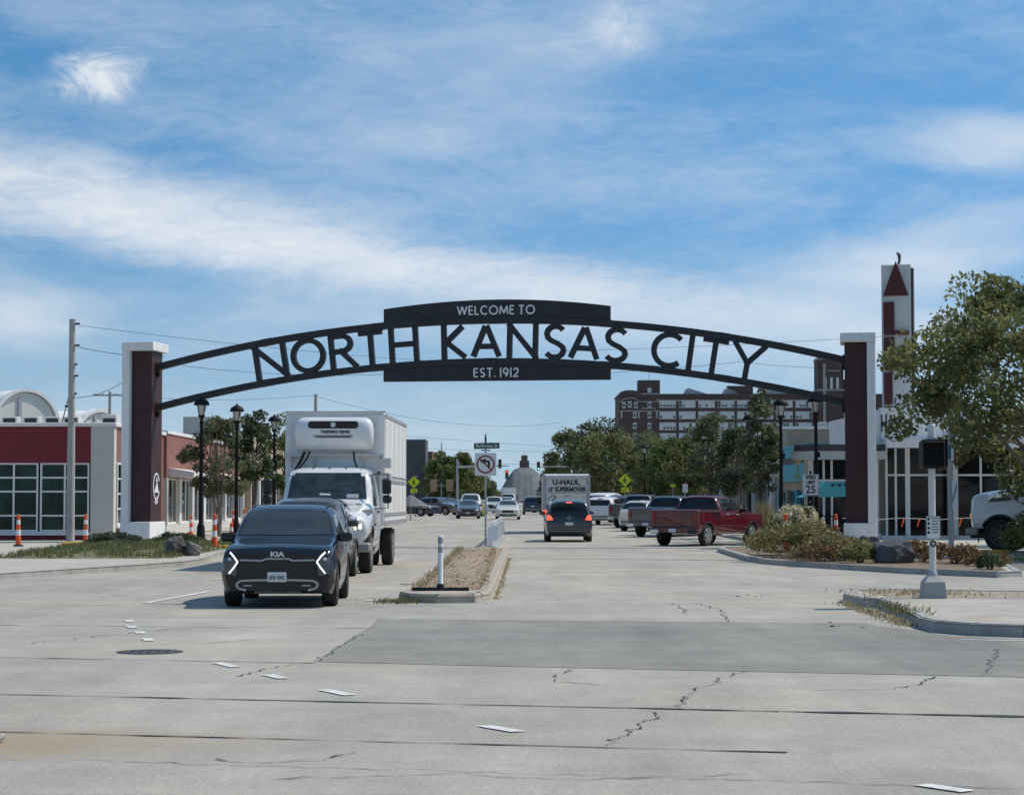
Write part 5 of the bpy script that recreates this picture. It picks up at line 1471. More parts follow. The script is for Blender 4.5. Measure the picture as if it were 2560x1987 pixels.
shrub('low dark shrub at the shop end of the grass bank', -13.0, 68, .28, .8, .36, 2200, .05, LEAF_E, 74)
tg = thing('ornamental_grass', 'tall straw-coloured ornamental grass beside the red pickup nose', 'grass', (10.2, 84.5, .126))
o = blades('blades', 900, lambda r: (r.normal(0, .16), r.normal(0, .2)), 0, .7, 1.75, .02, GRASSD, 81, .3); o.parent = tg; del o['kind']

# ------------------------------------------------------------------ vehicles
def pchip(xk, yk, x):
    xk, yk = np.asarray(xk, float), np.asarray(yk, float); h = np.diff(xk); d = np.diff(yk) / h
    m = np.zeros(len(xk)); m[0], m[-1] = d[0], d[-1]
    for i in range(1, len(xk) - 1):
        m[i] = 0 if d[i - 1] * d[i] <= 0 else 2 * d[i - 1] * d[i] / (d[i - 1] + d[i])
    k = np.clip(np.searchsorted(xk, x) - 1, 0, len(h) - 1); t = (x - xk[k]) / h[k]
    return ((1 + 2 * t) * (1 - t) ** 2) * yk[k] + t * (1 - t) ** 2 * h[k] * m[k] + t * t * (3 - 2 * t) * yk[k + 1] + t * t * (t - 1) * h[k] * m[k + 1]
def body_mesh(spec, L, sxk, szk, paint, dark, wheels, wr, hw):
    # spec rows: y, zl, wl, zm, wm, zb, wb, zr, wr, zc  (y from the nose)
    A = np.array(spec, float); L0 = A[-1, 0]; ky = L / L0
    yy = np.unique(np.concatenate([A[:, 0], np.linspace(0, L0, 44)]))
    K = [pchip(A[:, 0], A[:, i], yy) for i in range(1, 10)]
    vs, rings = [], []
    for i, y in enumerate(yy):
        zl, wl, zm, wm, zb, wb, zr, wr_, zc = [k[i] for k in K]
        pts = [(wl, zl), (wm, zm), (wb, zb), (wr_, zr), (0, zc)]
        ph0, ph1 = (wl - .1, zl - .1), (-wr_, zr)
        Q = [ph0] + pts + [ph1]; half = []
        for s_ in range(4):
            p0, p1, p2, p3 = [np.array(q) for q in Q[s_:s_ + 4]]
            n = (3, 4, 5, 6)[s_]
            for j in range(n):
                t = j / n; ten = .34
                a = (p2 - p0) * ten; b = (p3 - p1) * ten
                half.append((2 * t ** 3 - 3 * t * t + 1) * p1 + (t ** 3 - 2 * t * t + t) * a + (-2 * t ** 3 + 3 * t * t) * p2 + (t ** 3 - t * t) * b)
        half.append(np.array(pts[-1]))
        ring = [(p[0] * sxk, y * ky - L / 2, p[1] * szk) for p in half] + [(-p[0] * sxk, y * ky - L / 2, p[1] * szk) for p in half[-2::-1]]
        rings.append(len(vs)); vs += ring
    n = len(ring); fs = []
    for a, b in zip(rings[:-1], rings[1:]):
        for k in range(n):
            fs.append((a + k, a + (k + 1) % n, b + (k + 1) % n, b + k))
    fs.append(tuple(range(n - 1, -1, -1))); fs.append(tuple(rings[-1] + k for k in range(n)))
    me = MB().add(vs, fs).mesh('body', [paint, dark])
    bvh = BVHTree.FromPolygons([v.co[:] for v in me.vertices], [tuple(p.vertices) for p in me.polygons])
    cut = MB(); cut.cur = 1
    for wy in wheels:
        for s_ in (-1, 1):
            cut.cyl((s_ * (hw + .4), wy, wr), (s_ * (hw - .36), wy, wr), wr * 1.16, n=28)
    cme = cut.mesh('cut', [paint, dark])
    o = bpy.data.objects.new('tmp_body', me); c = bpy.data.objects.new('tmp_cut', cme)
    col.objects.link(o); col.objects.link(c)
    md = o.modifiers.new('b', 'BOOLEAN'); md.object = c; md.operation = 'DIFFERENCE'; md.solver = 'EXACT'
    dg = bpy.context.evaluated_depsgraph_get(); dg.update()
    out = bpy.data.meshes.new_from_object(o.evaluated_get(dg))
    bpy.data.objects.remove(o); bpy.data.objects.remove(c)
    out.name = 'body'; out.shade_smooth(); out.set_sharp_from_angle(angle=R(32))
    return out, bvh
def cast(bvh, ax, a, b):
    o, d = {'F': ((a, -20, b), (0, 1, 0)), 'B': ((a, 20, b), (0, -1, 0)), 'R': ((20, a, b), (-1, 0, 0)), 'L': ((-20, a, b), (1, 0, 0)), 'T': ((a, b, 20), (0, 0, -1))}[ax]
    h = bvh.ray_cast(Vector(o), Vector(d))
    return (h[0], h[1] if h[0] is not None else None, Vector(d)) if h[0] is not None else (None, None, Vector(d))
def decal(bvh, ax, quads, off=.008, n=(6, 4)):
    # closed slabs that hug the body; each quad is four (a, b) corners in the projection plane
    mb = MB()
    for q in quads:
        nu, nv = n; top, bot = [], []; last = None
        for j in range(nv + 1):
            for i in range(nu + 1):
                u, v = i / nu, j / nv
                a = (q[0][0] * (1 - u) + q[1][0] * u) * (1 - v) + (q[3][0] * (1 - u) + q[2][0] * u) * v
                b = (q[0][1] * (1 - u) + q[1][1] * u) * (1 - v) + (q[3][1] * (1 - u) + q[2][1] * u) * v
                p, nn, d = cast(bvh, ax, a, b)
                if p is None:
                    cen = (sum(x[0] for x in q) / 4, sum(x[1] for x in q) / 4)
                    for k in range(1, 12):
                        p, nn, d = cast(bvh, ax, a + (cen[0] - a) * k / 11, b + (cen[1] - b) * k / 11)
                        if p is not None: break
                if p is None: p = Vector((0, 0, 0)); nn = -d
                if nn.dot(d) > 0: nn = -nn
                dirn = (nn - d).normalized()
                top.append(p + dirn * off); bot.append(p - dirn * .03)
        w = nu + 1; N = len(top); fs = []
        for j in range(nv):
            for i in range(nu):
                k = j * w + i; fs.append((k, k + 1, k + w + 1, k + w)); fs.append((N + k, N + k + w, N + k + w + 1, N + k + 1))
        edge = [i for i in range(w)] + [j * w + nu for j in range(1, nv + 1)] + [nv * w + i for i in range(nu - 1, -1, -1)] + [j * w for j in range(nv - 1, 0, -1)]
        for e0, e1 in zip(edge, edge[1:] + edge[:1]):
            fs.append((e0, e1, N + e1, N + e0))
        mb.add(top + bot, fs)
    return mb
def stroke(pts, w):
    # a polyline as quads for decal()
    q = []
    for (a, b) in zip(pts[:-1], pts[1:]):
        a, b = Vector(a), Vector(b); d = (b - a).normalized(); n = Vector((-d.y, d.x)) * w / 2
        q.append([tuple(a - n), tuple(b - n), tuple(b + n), tuple(a + n)])
    return q
WH = {}
def wheel_meshes(r, w, rimm, spokes):
    k = (r, w, rimm.name, spokes)
    if k not in WH:
        ty = MB().lathe([(r * .62, -w / 2), (r * .94, -w / 2), (r, -w / 2 + .03), (r, w / 2 - .03), (r * .94, w / 2), (r * .62, w / 2)], n=28, axis='x').mesh('wheel', RUBBER, 35)
        rb = MB(); rb.cur = 1; rb.lathe([(r * .56, w / 2 - .10), (r * .55, w / 2 - .075), (.02, w / 2 - .075)], n=28, axis='x'); rb.cur = 0; rb.lathe([(r * .64, -w / 2 + .02), (r * .67, w / 2 + .004), (r * .58, w / 2 + .002), (r * .57, w / 2 - .07), (r * .60, w / 2 - .08)], n=28, axis='x')
        for i in range(spokes):
            a = 2 * math.pi * i / spokes; c, s_ = math.cos(a), math.sin(a); hw = r * (.10 if spokes < 7 else .07)
            vs = []
            for rr, q in ((r * .1, hw * 1.2), (r * .62, hw)):
                for dx in (w / 2 - .05, w / 2 + .006):
                    for sg in (-1, 1):
                        vs.append((dx, c * rr - s_ * q * sg, s_ * rr + c * q * sg))
            rb.add(vs, [(0, 1, 5, 4), (2, 6, 7, 3), (0, 2, 3, 1), (4, 5, 7, 6), (0, 4, 6, 2), (1, 3, 7, 5)])
        rb.lathe([(r * .14, w / 2 - .05), (r * .13, w / 2 - .005), (.01, w / 2 - .004)], n=14, axis='x')
        WH[k] = (ty, rb.mesh('rim', [rimm, BLACKPL], 35))
    return WH[k]
def paint(name, c, rough=.32, metal=.0, coat=1.0):
    return mat(name, c, rough, metal, var=.06, scale=1.5, coat=coat)
SUV = [(0, .28, .74, .52, .83, .74, .80, .84, .62, .87), (.10, .24, .82, .54, .90, .86, .86, .945, .70, .975), (.35, .22, .86, .56, .925, .93, .87, 1.0, .74, 1.03), (1.0, .22, .86, .58, .93, .98, .875, 1.06, .76, 1.09), (1.28, .22, .86, .58, .93, 1.01, .88, 1.10, .78, 1.13), (2.02, .22, .86, .60, .93, 1.04, .885, 1.535, .68, 1.585), (2.55, .22, .86, .60, .93, 1.05, .89, 1.60, .69, 1.655), (3.6, .22, .86, .60, .93, 1.08, .88, 1.585, .67, 1.645), (4.2, .25, .85, .60, .92, 1.10, .86, 1.48, .62, 1.56), (4.5, .30, .80, .62, .88, 1.06, .82, 1.20, .62, 1.26), (4.66, .38, .70, .62, .78, .95, .74, 1.02, .58, 1.05)]
VAN = [(0, .30, .70, .52, .80, .72, .76, .80, .55, .82), (.12, .24, .82, .55, .92, .86, .86, .94, .66, .97), (.9, .22, .90, .60, .985, 1.0, .90, 1.08, .74, 1.12), (1.05, .22, .90, .6, .985, 1.03, .91, 1.13, .76, 1.17), (2.0, .22, .90, .62, .99, 1.06, .93, 1.60, .68, 1.67), (2.7, .22, .90, .62, .99, 1.07, .93, 1.67, .70, 1.74), (4.4, .22, .90, .62, .99, 1.08, .92, 1.66, .70, 1.74), (4.85, .25, .90, .62, .975, 1.08, .91, 1.56, .70, 1.66), (5.02, .28, .88, .62, .95, 1.05, .89, 1.20, .76, 1.28), (5.10, .34, .84, .62, .92, .98, .87, 1.06, .74, 1.10), (5.15, .40, .78, .60, .86, .80, .82, .86, .70, .88)]
BIGSUV = [(0, .35, .74, .60, .84, .92, .80, 1.0, .62, 1.02), (.12, .28, .84, .62, .94, 1.0, .90, 1.08, .72, 1.10), (1.0, .26, .90, .65, .985, 1.06, .92, 1.13, .76, 1.16), (1.35, .26, .90, .65, .99, 1.08, .93, 1.16, .78, 1.20), (2.05, .26, .90, .65, .99, 1.10, .93, 1.62, .68, 1.70), (2.7, .26, .90, .65, .99, 1.10, .93, 1.68, .69, 1.76), (4.3, .26, .90, .65, .99, 1.12, .92, 1.66, .69, 1.74), (4.75, .3, .90, .65, .975, 1.12, .90, 1.52, .68, 1.60), (4.93, .34, .86, .65, .94, 1.06, .87, 1.16, .70, 1.22), (5.0, .42, .78, .65, .86, .96, .80, 1.02, .64, 1.05)]
SEDAN = [(0, .28, .64, .46, .74, .62, .70, .68, .50, .70), (.12, .22, .76, .48, .86, .74, .80, .80, .62, .82), (.6, .20, .82, .50, .91, .84, .84, .90, .68, .92), (1.2, .20, .83, .52, .92, .90, .85, .97, .70, 1.00), (1.4, .20, .83, .52, .92, .92, .86, 1.00, .70, 1.03), (2.25, .20, .83, .54, .92, .95, .86, 1.32, .56, 1.40), (2.7, .20, .83, .54, .92, .96, .86, 1.37, .56, 1.45), (3.5, .20, .83, .54, .92, .97, .86, 1.32, .54, 1.40), (4.15, .22, .83, .54, .91, .98, .84, 1.06, .62, 1.10), (4.5, .24, .82, .54, .90, .98, .82, 1.03, .62, 1.06), (4.8, .32, .72, .56, .80, .86, .74, .92, .56, .94)]
PICKUP = [(0, .48, .82, .70, .90, 1.04, .88, 1.12, .70, 1.14), (.12, .42, .90, .72, .98, 1.12, .95, 1.20, .80, 1.22), (1.3, .42, .93, .75, 1.02, 1.20, .98, 1.26, .84, 1.30), (1.55, .42, .93, .75, 1.02, 1.21, .98, 1.29, .86, 1.34), (2.35, .42, .93, .75, 1.02, 1.23, .98, 1.78, .68, 1.84), (2.8, .42, .93, .75, 1.02, 1.24, .98, 1.84, .69, 1.91), (3.65, .42, .93, .75, 1.02, 1.25, .98, 1.83, .69, 1.90), (3.82, .42, .93, .75, 1.02, 1.25, .98, 1.78, .69, 1.85), (3.98, .42, .93, .75, 1.02, 1.25, .985, 1.36, .93, 1.37), (4.05, .42, .93, .75, 1.02, 1.25, .99, 1.355, .965, 1.36), (5.78, .48, .93, .75, 1.02, 1.26, .99, 1.365, .965, 1.37), (5.86, .52, .93, .75, 1.0, 1.24, .98, 1.35, .95, 1.355), (5.90, .58, .90, .75, .96, 1.2, .95, 1.31, .92, 1.315)]
def vehicle(name, label, cat, x, y, rz, spec, L, hw, H, pm, wr, ax, rimm=SATIN, spokes=5, group='cars on the street', front='lamps', rear='lamps', lit=False, tail=None, plate=None, pickup=False, wins=None, ws=None, rw=None, trim=BLACKPL, z=None, rails=False, mirror=None):
    t = thing(name, label, cat, (x, y, gz(y) if z is None else z), rz, group)
    L0 = spec[-1][0]; hw0 = max(r[4] for r in spec); H0 = max(r[9] for r in spec)
    kx, kz, ky = hw / hw0, H / H0, L / L0
    W = [a - L / 2 for a in ax]
    me, bvh = body_mesh(spec, L, kx, kz, pm, BLACKPL, W, wr, hw)
    link('body', me, t)
    Y = lambda v: v * ky - L / 2
    for i, wy in enumerate(W):
        for s_ in (-1, 1):
            ty, ri = wheel_meshes(wr, .24, rimm, spokes)
            w = link('wheel', ty, t, (s_ * (hw - .14), wy, wr), (0, 0, 0 if s_ > 0 else math.pi)); link('rim', ri, w)
            arcp = [(wy + wr * 1.2 * math.cos(R(a)), wr + wr * 1.2 * math.sin(R(a))) for a in range(-12, 193, 12)]
            if trim: decal(bvh, 'R' if s_ > 0 else 'L', stroke(arcp, wr * .12), .010, (1, 1)).build('arch_trim', trim, t)
    for s_, axn in ((1, 'R'), (-1, 'L')):
        for q in wins:
            decal(bvh, axn, [[(Y(a), b * kz) for a, b in q]], .009, (8, 4)).build('side_window', CARGL, t, 40)
    if ws: decal(bvh, 'F', [[(a * kx, b * kz) for a, b in ws]], .009, (12, 6)).build('windshield', WINDSH, t, 40)
    if rw: decal(bvh, 'B', [[(a * kx, b * kz) for a, b in rw]], .009, (10, 6)).build('rear_window', CARGL, t, 40)
    mx, mz = (mirror or (1.62, 1.10))
    for s_ in (-1, 1):
        m_ = MB().bbox(s_ * (hw * .93) - .02 + (.02 if s_ > 0 else -.22), s_ * (hw * .93) + .02 + (.22 if s_ > 0 else -.02), Y(mx) - .06, Y(mx) + .06, mz * kz - .06, mz * kz + .09, .03).build('mirror', pm if not pickup else BLACKPL, t)
    return t, bvh, Y, kx, kz
def lamps(t, bvh, side, quads, m, name, n=(6, 4), off=.012):
    for q in quads:
        for s_ in (-1, 1):
            decal(bvh, side, [[(s_ * a, b) for a, b in q]], off, n).build(name, m, t, 40)
# -- black SUV at the stop line
t, bv, Y, kx, kz = vehicle('suv', 'black compact SUV with lit chevron lamps at the stop line', 'car', -3.82, 35.9, R(1.0), SUV, 4.66, .935, 1.66, mat('paint_black', (.006, .008, .013), .12, var=.06, spec=.35, coat=.25), .36, (.85, 3.60), mat('dark_alloy', (.12, .12, .13), .35, .8, var=.05),
    wins=[[(1.55, 1.07), (2.45, 1.09), (2.45, 1.52), (2.05, 1.47)], [(2.52, 1.09), (3.35, 1.11), (3.35, 1.52), (2.52, 1.53)], [(3.42, 1.13), (4.05, 1.16), (3.9, 1.42), (3.42, 1.50)]],
    ws=[(-.77, 1.155), (.77, 1.155), (.645, 1.555), (-.645, 1.555)], rw=[(-.6, 1.2), (.6, 1.2), (.5, 1.48), (-.5, 1.48)], group='queue of oncoming vehicles')
decal(bv, 'F', [[(-.62, .50), (.62, .50), (.60, .745), (-.60, .745)]], .010, (12, 3)).build('grille', GRILLE, t)
decal(bv, 'F', stroke([(-.60, .775), (-.25, .765), (-.18, .795), (.18, .795), (.25, .765), (.60, .775)], .026), .018, (4, 1)).build('grille_trim', SATIN, t)
lamps(t, bv, 'F', [[(.66, .52), (.84, .55), (.84, .82), (.64, .78)]], mat('smoked_lamp', (.10, .10, .10), .15, var=.2), 'headlight')
for s_ in (-1, 1):
    decal(bv, 'F', [q for q in stroke([(s_ * .765, .895), (s_ * .70, .83), (s_ * .635, .745), (s_ * .70, .65), (s_ * .775, .56)], .026)], .022, (2, 1)).build('running_light', LITWHITE, t)
    decal(bv, 'F', [[(s_ * .74, .765), (s_ * .79, .765), (s_ * .79, .81), (s_ * .74, .81)]], .02, (2, 2)).build('lamp_spot', HEADL, t)
decal(bv, 'F', [[(-.56, .30), (.56, .30), (.60, .435), (-.60, .435)]], .009, (10, 3)).build('lower_intake', GRILLE, t)
decal(bv, 'F', stroke([(-.50, .295), (-.62, .32), (-.66, .39), (-.58, .445), (-.2, .455), (.2, .455), (.58, .445), (.66, .39), (.62, .32), (.50, .295)], .032), .020, (3, 1)).build('bumper_trim', SATIN, t)
decal(bv, 'F', [[(-.4, .235), (.4, .235), (.36, .275), (-.36, .275)]], .012, (6, 1)).build('skid_plate', SATIN, t)
MB().bbox(-.155, .155, -2.40, -2.365, .425, .585, .012).build('license_plate', PLATE, t)
text('plate_text', 'LK4 G4C', .085, mat('plate_ink', (.06, .06, .10), .6), t, (0, -2.403, .495), off=.002, sx=.78)
text('emblem', 'KIA', .105, SIGNW, t, (0, -2.358, .865), off=.004, sx=1.35)
for axn in ('R', 'L'):
    for pts in ([(Y(1.5), .45), (Y(1.45), .75), (Y(1.5), 1.0)], [(Y(2.5), .42), (Y(2.5), 1.06)], [(Y(3.3), .5), (Y(3.42), .75), (Y(3.4), 1.08)], [(Y(1.5), .42), (Y(3.2), .42)]):
        decal(bv, axn, stroke(pts, .014), .003, (1, 6)).build('door_seam', GRILLE, t)
    for a_ in (2.2, 3.1):
        decal(bv, axn, [[(Y(a_), .93), (Y(a_ + .2), .93), (Y(a_ + .2), .965), (Y(a_), .965)]], .025, (2, 1)).build('door_handle', SATIN, t)
for k in range(4):
    decal(bv, 'F', [[(-.58, .535 + k * .052), (.58, .535 + k * .052), (.58, .545 + k * .052), (-.58, .545 + k * .052)]], .016, (10, 1)).build('grille_bar', mat('grille_bar', (.03, .03, .032), .35, var=.1), t)
for s_ in (-1, 1):
    decal(bv, 'F', [[(s_ * .40, .355), (s_ * .54, .355), (s_ * .54, .375), (s_ * .40, .375)]], .018, (2, 1)).build('fog_lamp', SATIN, t)
for s_ in (-1, 1):
    MB().tube([(s_ * .63, Y(2.2), 1.58), (s_ * .64, Y(2.4), 1.645), (s_ * .63, Y(3.7), 1.63), (s_ * .61, Y(3.9), 1.57)], .022, 6).build('roof_rail', BLACKPL, t)
# -- brown-grey SUV behind it
t, bv, Y, kx, kz = vehicle('suv', 'dark grey-brown SUV waiting behind the black SUV', 'car', -4.52, 46.4, R(.5), BIGSUV, 4.9, .98, 1.80, paint('paint_taupe', (.075, .066, .060), .25), .39, (.95, 3.8), SATIN,
    wins=[[(1.62, 1.14), (2.55, 1.14), (2.55, 1.60), (2.12, 1.56)], [(2.62, 1.14), (3.55, 1.15), (3.55, 1.61), (2.62, 1.62)], [(3.62, 1.16), (4.45, 1.17), (4.30, 1.52), (3.62, 1.60)]],
    ws=[(-.70, 1.225), (.70, 1.225), (.60, 1.66), (-.60, 1.66)], rw=[(-.62, 1.22), (.62, 1.22), (.58, 1.52), (-.58, 1.52)], group='queue of oncoming vehicles', mirror=(1.72, 1.19))
decal(bv, 'F', [[(-.55, .62), (.55, .62), (.58, .95), (-.58, .95)]], .010, (8, 3)).build('grille', GRILLE, t)
lamps(t, bv, 'F', [[(.60, .80), (.84, .80), (.84, .96), (.60, .96)]], HEADL, 'headlight')
for s_ in (-1, 1):
    MB().bbox(s_ * 1.05 - .12, s_ * 1.05 + .12, Y(1.70), Y(1.82), 1.165, 1.345, .04).build('mirror_cap', CHROME, t)

# -- refrigerated box truck
WTP = paint('paint_white', (.72, .72, .71), .35)
BOXM = mat('box_panel', (.74, .725, .69), .45, var=.16, scale=1.3, streak=(2, 2, .35))
CAB = [(0, .78, .62, 1.0, .74, 1.22, .68, 1.34, .45, 1.38), (.12, .74, .86, 1.0, 1.0, 1.30, .90, 1.44, .60, 1.49), (.8, .72, .94, 1.0, 1.06, 1.40, .98, 1.56, .68, 1.62), (1.25, .70, .96, 1.0, 1.06, 1.46, 1.0, 1.63, .76, 1.68), (1.45, .68, .98, 1.0, 1.06, 1.50, 1.02, 1.68, .82, 1.72), (1.95, .62, 1.0, 1.0, 1.06, 1.56, 1.04, 2.36, .86, 2.42), (2.3, .60, 1.0, 1.0, 1.06, 1.58, 1.04, 2.46, .86, 2.53), (3.1, .60, 1.0, 1.0, 1.06, 1.58, 1.04, 2.47, .86, 2.55), (3.3, .62, 1.0, 1.0, 1.05, 1.58, 1.03, 2.42, .85, 2.50)]
CAB2 = [(y, zl, wl, zm, wm, zb + (.22 if y < 1.4 else .12), wb, zr + (.30 if y < 1.3 else .2), wr_ + (.12 if y < .5 else 0), zc + (.32 if y < 1.3 else .2)) for (y, zl, wl, zm, wm, zb, wb, zr, wr_, zc) in CAB]
def box_truck(label, x, y, rz, reefer, boxlen, group, wr=.50, boxh=3.92, lit=True, z=0, spec=None, dz=0.0):
    t = thing('box_truck', label, 'truck', (x, y, z), rz, group)       # origin under the bumper
    me, bv = body_mesh(spec or CAB, 3.3, 1.1, 1.0, WTP, BLACKPL, [.98 - 1.65], wr, 1.166)
    link('cab', me, t, (0, 1.65, 0))
    off = lambda mb, nm, m, sm=40: mb.build(nm, m, t, sm, (0, 1.65, 0))
    off(decal(bv, 'F', [[(-.96, 1.765 + dz), (.96, 1.765 + dz), (.89, 2.40 + dz), (-.89, 2.40 + dz)]], .01, (14, 6)), 'windshield', CARGL2)
    for s_, a in ((1, 'R'), (-1, 'L')):
        off(decal(bv, a, [[(.02, 1.60 + dz), (.95, 1.60 + dz), (.95, 2.36 + dz), (.40, 2.36 + dz)]], .01, (6, 4)), 'door_window', CARGL2)
        off(decal(bv, a, stroke([(1.05, .75), (1.05, 2.38)], .02), .004, (1, 8)), 'door_seam', BLACKPL)
        off(decal(bv, a, [[(.72, 1.42), (.92, 1.42), (.92, 1.48), (.72, 1.48)]], .03, (2, 2)), 'door_handle', BLACKPL)
        off(decal(bv, a, [[(-1.05, 1.36 + dz), (-.35, 1.42 + dz), (-.30, 1.52 + dz), (-.95, 1.49 + dz)]], .012, (4, 2)), 'hood_vent', mat('vent_grey', (.10, .10, .10), .5))
        off(decal(bv, a, [[(-.12, 1.12), (-.02, 1.12), (-.02, 1.18), (-.12, 1.18)]], .02, (2, 2)), 'side_marker', BLACKPL)
        arcp = [(.98 - 1.65 + wr * 1.2 * math.cos(R(q)), wr + wr * 1.2 * math.sin(R(q))) for q in range(10, 171, 16)]
        off(decal(bv, a, stroke(arcp, .07), .012, (1, 1)), 'arch_trim', BLACKPL)
    off(decal(bv, 'F', [[(-.48, .86), (.48, .86), (.45, 1.30), (-.45, 1.30)]], .012, (8, 4)), 'grille', mat('grille_chrome', (.35, .35, .35), .3, .7))
    for k in range(4):
        off(decal(bv, 'F', [[(-.44, .92 + k * .1), (.44, .92 + k * .1), (.44, .95 + k * .1), (-.44, .95 + k * .1)]], .02, (8, 1)), 'grille_slot', GRILLE)
    for s_ in (-1, 1):
        off(decal(bv, 'F', [[(s_ * .62, 1.02), (s_ * 1.04, 1.0), (s_ * 1.05, 1.22), (s_ * .64, 1.24)]], .012, (6, 4)), 'headlight', HEADL)
        off(decal(bv, 'F', [[(s_ * .70, 1.06), (s_ * .86, 1.06), (s_ * .86, 1.19), (s_ * .70, 1.19)]], .03, (3, 3)), 'lamp_spot', LITWARM if lit else HEADL)
        off(decal(bv, 'F', [[(s_ * .92, 1.06), (s_ * .98, 1.06), (s_ * .98, 1.18), (s_ * .92, 1.18)]], .025, (2, 2)), 'turn_signal', LITWARM if lit else AMBER)
        # mirrors
        m_ = MB().bbox(s_ * 1.45 - .11, s_ * 1.45 + .11, 1.50, 1.62, 1.88, 2.26, .04).build('mirror', BLACKPL, t)
        MB().bbox(s_ * 1.46 - .11, s_ * 1.46 + .11, 1.50, 1.62, 1.66, 1.86, .04).build('spot_mirror', BLACKPL, m_)
        MB().tube([(s_ * 1.08, 1.75, 2.36), (s_ * 1.47, 1.58, 2.36), (s_ * 1.48, 1.58, 1.55), (s_ * 1.13, 1.7, 1.52)], .016, 6).build('mirror_arm', BLACKPL, m_)
        MB().lathe([(.09, 0), (.05, .05)], c=(s_ * 1.3, 1.45, 2.38), n=10).build('dome_mirror', BLACKPL, m_)
    MB().bbox(-1.2, 1.2, -.10, .28, .52, .74, .04).build('bumper', mat('bumper_grey', (.30, .29, .27), .5, var=.15), t)
    MB().box(-.9, .9, .0, 1.9, .42, .60).build('underbody', BLACKPL, t)
    MB().box(-.45, .45, 1.9, 3.4 + boxlen, .62, .95).build('chassis', BLACKPL, t)
    xr = 2.9 + boxlen * .62
    for wy in (.98, xr):
        for s_ in (-1, 1):
            ty, ri = wheel_meshes(wr, .28, mat('steel_rim', (.45, .45, .45), .4, .6) if reefer else mat('dark_rim', (.05, .05, .05), .5), 8)
            w = link('wheel', ty, t, (s_ * 1.0, wy, wr), (0, 0, 0 if s_ > 0 else math.pi)); link('rim', ri, w)
            if wy > 2:
                link('wheel', ty, t, (s_ * .60, wy, wr), (0, 0, 0))
                MB().box(s_ * .92 - .2, s_ * .92 + .2, wy + .75, wy + .78, .25, .95).build('mud_flap', RUBBER, t)
    for s_ in (-1, 1):
        MB().cyl((s_ * .85, 2.3, .62), (s_ * .85, 3.3, .62), .27, n=18).build('fuel_tank', CHROME, t, 40)
    y0, y1 = 3.36, 3.36 + boxlen; hb_ = 1.26
    MB().bbox(-hb_, hb_, y0, y1, 1.10, boxh, .035).build('box', BOXM, t)
    for s_ in (-1, 1):
        for z0_, z1_ in ((1.10, 1.22), (1.34, 1.42), (2.18, 2.26), (2.32, 2.36), (boxh - .10, boxh - .02)):
            MB().box(min(s_ * hb_, s_ * (hb_ + .022)), max(s_ * hb_, s_ * (hb_ + .022)), y0 + .03, y1 - .03, z0_, z1_).build('side_rail', mat('rail_grey', (.50, .50, .50), .4, .5), t)
        for k in range(6):
            yy_ = y0 + .1 + (y1 - y0 - .2) * k / 5
            MB().box(min(s_ * hb_, s_ * (hb_ + .006)), max(s_ * hb_, s_ * (hb_ + .006)), yy_ - .01, yy_ + .01, 1.43, boxh - .12).build('panel_seam', GREYW, t)
        MB().box(s_ * 1.17 - .07, s_ * 1.17 + .07, y0 - .012, y0 - .001, 1.12, boxh - .05).build('corner_post', WHITEP, t)
    MB().box(-hb_, hb_, y0 - .03, y0 + .03, boxh + .001, boxh + .05).build('top_rail', mat('rail_grey', (1, 1, 1)), t)
    if reefer:
        u = thing_part = MB()
        # rounded shell of the cooling unit
        rows = []
        for (zz, wdt, dep) in ((2.98, .80, .10), (3.02, .92, .30), (3.14, .97, .42), (3.32, .985, .47), (3.50, .985, .49), (3.66, .96, .47), (3.76, .90, .40), (3.81, .80, .22), (3.82, .6, .05)):
            rows.append((zz, wdt, dep))
        vs = []; n = 24
        for zz, wdt, dep in rows:
            for i in range(n + 1):
                a = math.pi * i / n; c, s_ = math.cos(a), math.sin(a)
                vs.append((-wdt * (abs(c) ** .32) * (1 if c > 0 else -1), y0 - .002 - dep * (s_ ** .32 if s_ > 0 else 0), zz))
        fs = [(j * (n + 1) + i, j * (n + 1) + i + 1, (j + 1) * (n + 1) + i + 1, (j + 1) * (n + 1) + i) for j in range(len(rows) - 1) for i in range(n)]
        fs += [tuple(range(n, -1, -1)), tuple((len(rows) - 1) * (n + 1) + i for i in range(n + 1))]
        uo = u.add(vs, fs).build('cooling_unit', mat('unit_white', (.74, .745, .75), .3, var=.04, coat=.5), t, 45)
        MB().bbox(-.62, .62, y0 - .515, y0 - .46, 3.52, 3.70, .04).build('grille', GRILLE, uo)
        MB().bbox(-.055, .055, y0 - .53, y0 - .516, 3.55, 3.67, .02).build('badge', SIGNW, uo)
        text('lettering', 'THERMO KING', .095, SIGNK, uo, (.05, y0 - .498, 3.43), off=.003, sx=1.15)
        MB().prism([(-.5, 3.33), (.5, 3.33), (.40, 3.295), (-.40, 3.295)], y0 - .50, y0 - .45).build('slot', GRILLE, uo)
        MB().box(-1.24, 1.24, y0 - .16, y0 - .001, 2.84, 2.89).build('shelf', GREYW, t)
        for x_ in (-1.1, -.5, .75, 1.1):
            MB().prism([(y0 - .16, 2.839), (y0 - .001, 2.839), (y0 - .001, 2.55)], x_ - .02, x_ + .02, 'yz').build('shelf_bracket', GREYW, t)
        MB().tube([(-.75, y0 - .15, 2.95), (-.85, y0 - .2, 2.7), (-1.05, y0 - .2, 2.4), (-1.10, y0 - .2, 1.5)], .035, 8).build('hose', RUBBER, t)
        MB().tube([(-.62, y0 - .12, 2.95), (-.70, y0 - .22, 2.75), (-.95, y0 - .22, 2.45), (-1.05, y0 - .25, 1.6)], .022, 8).build('hose', RUBBER, t)
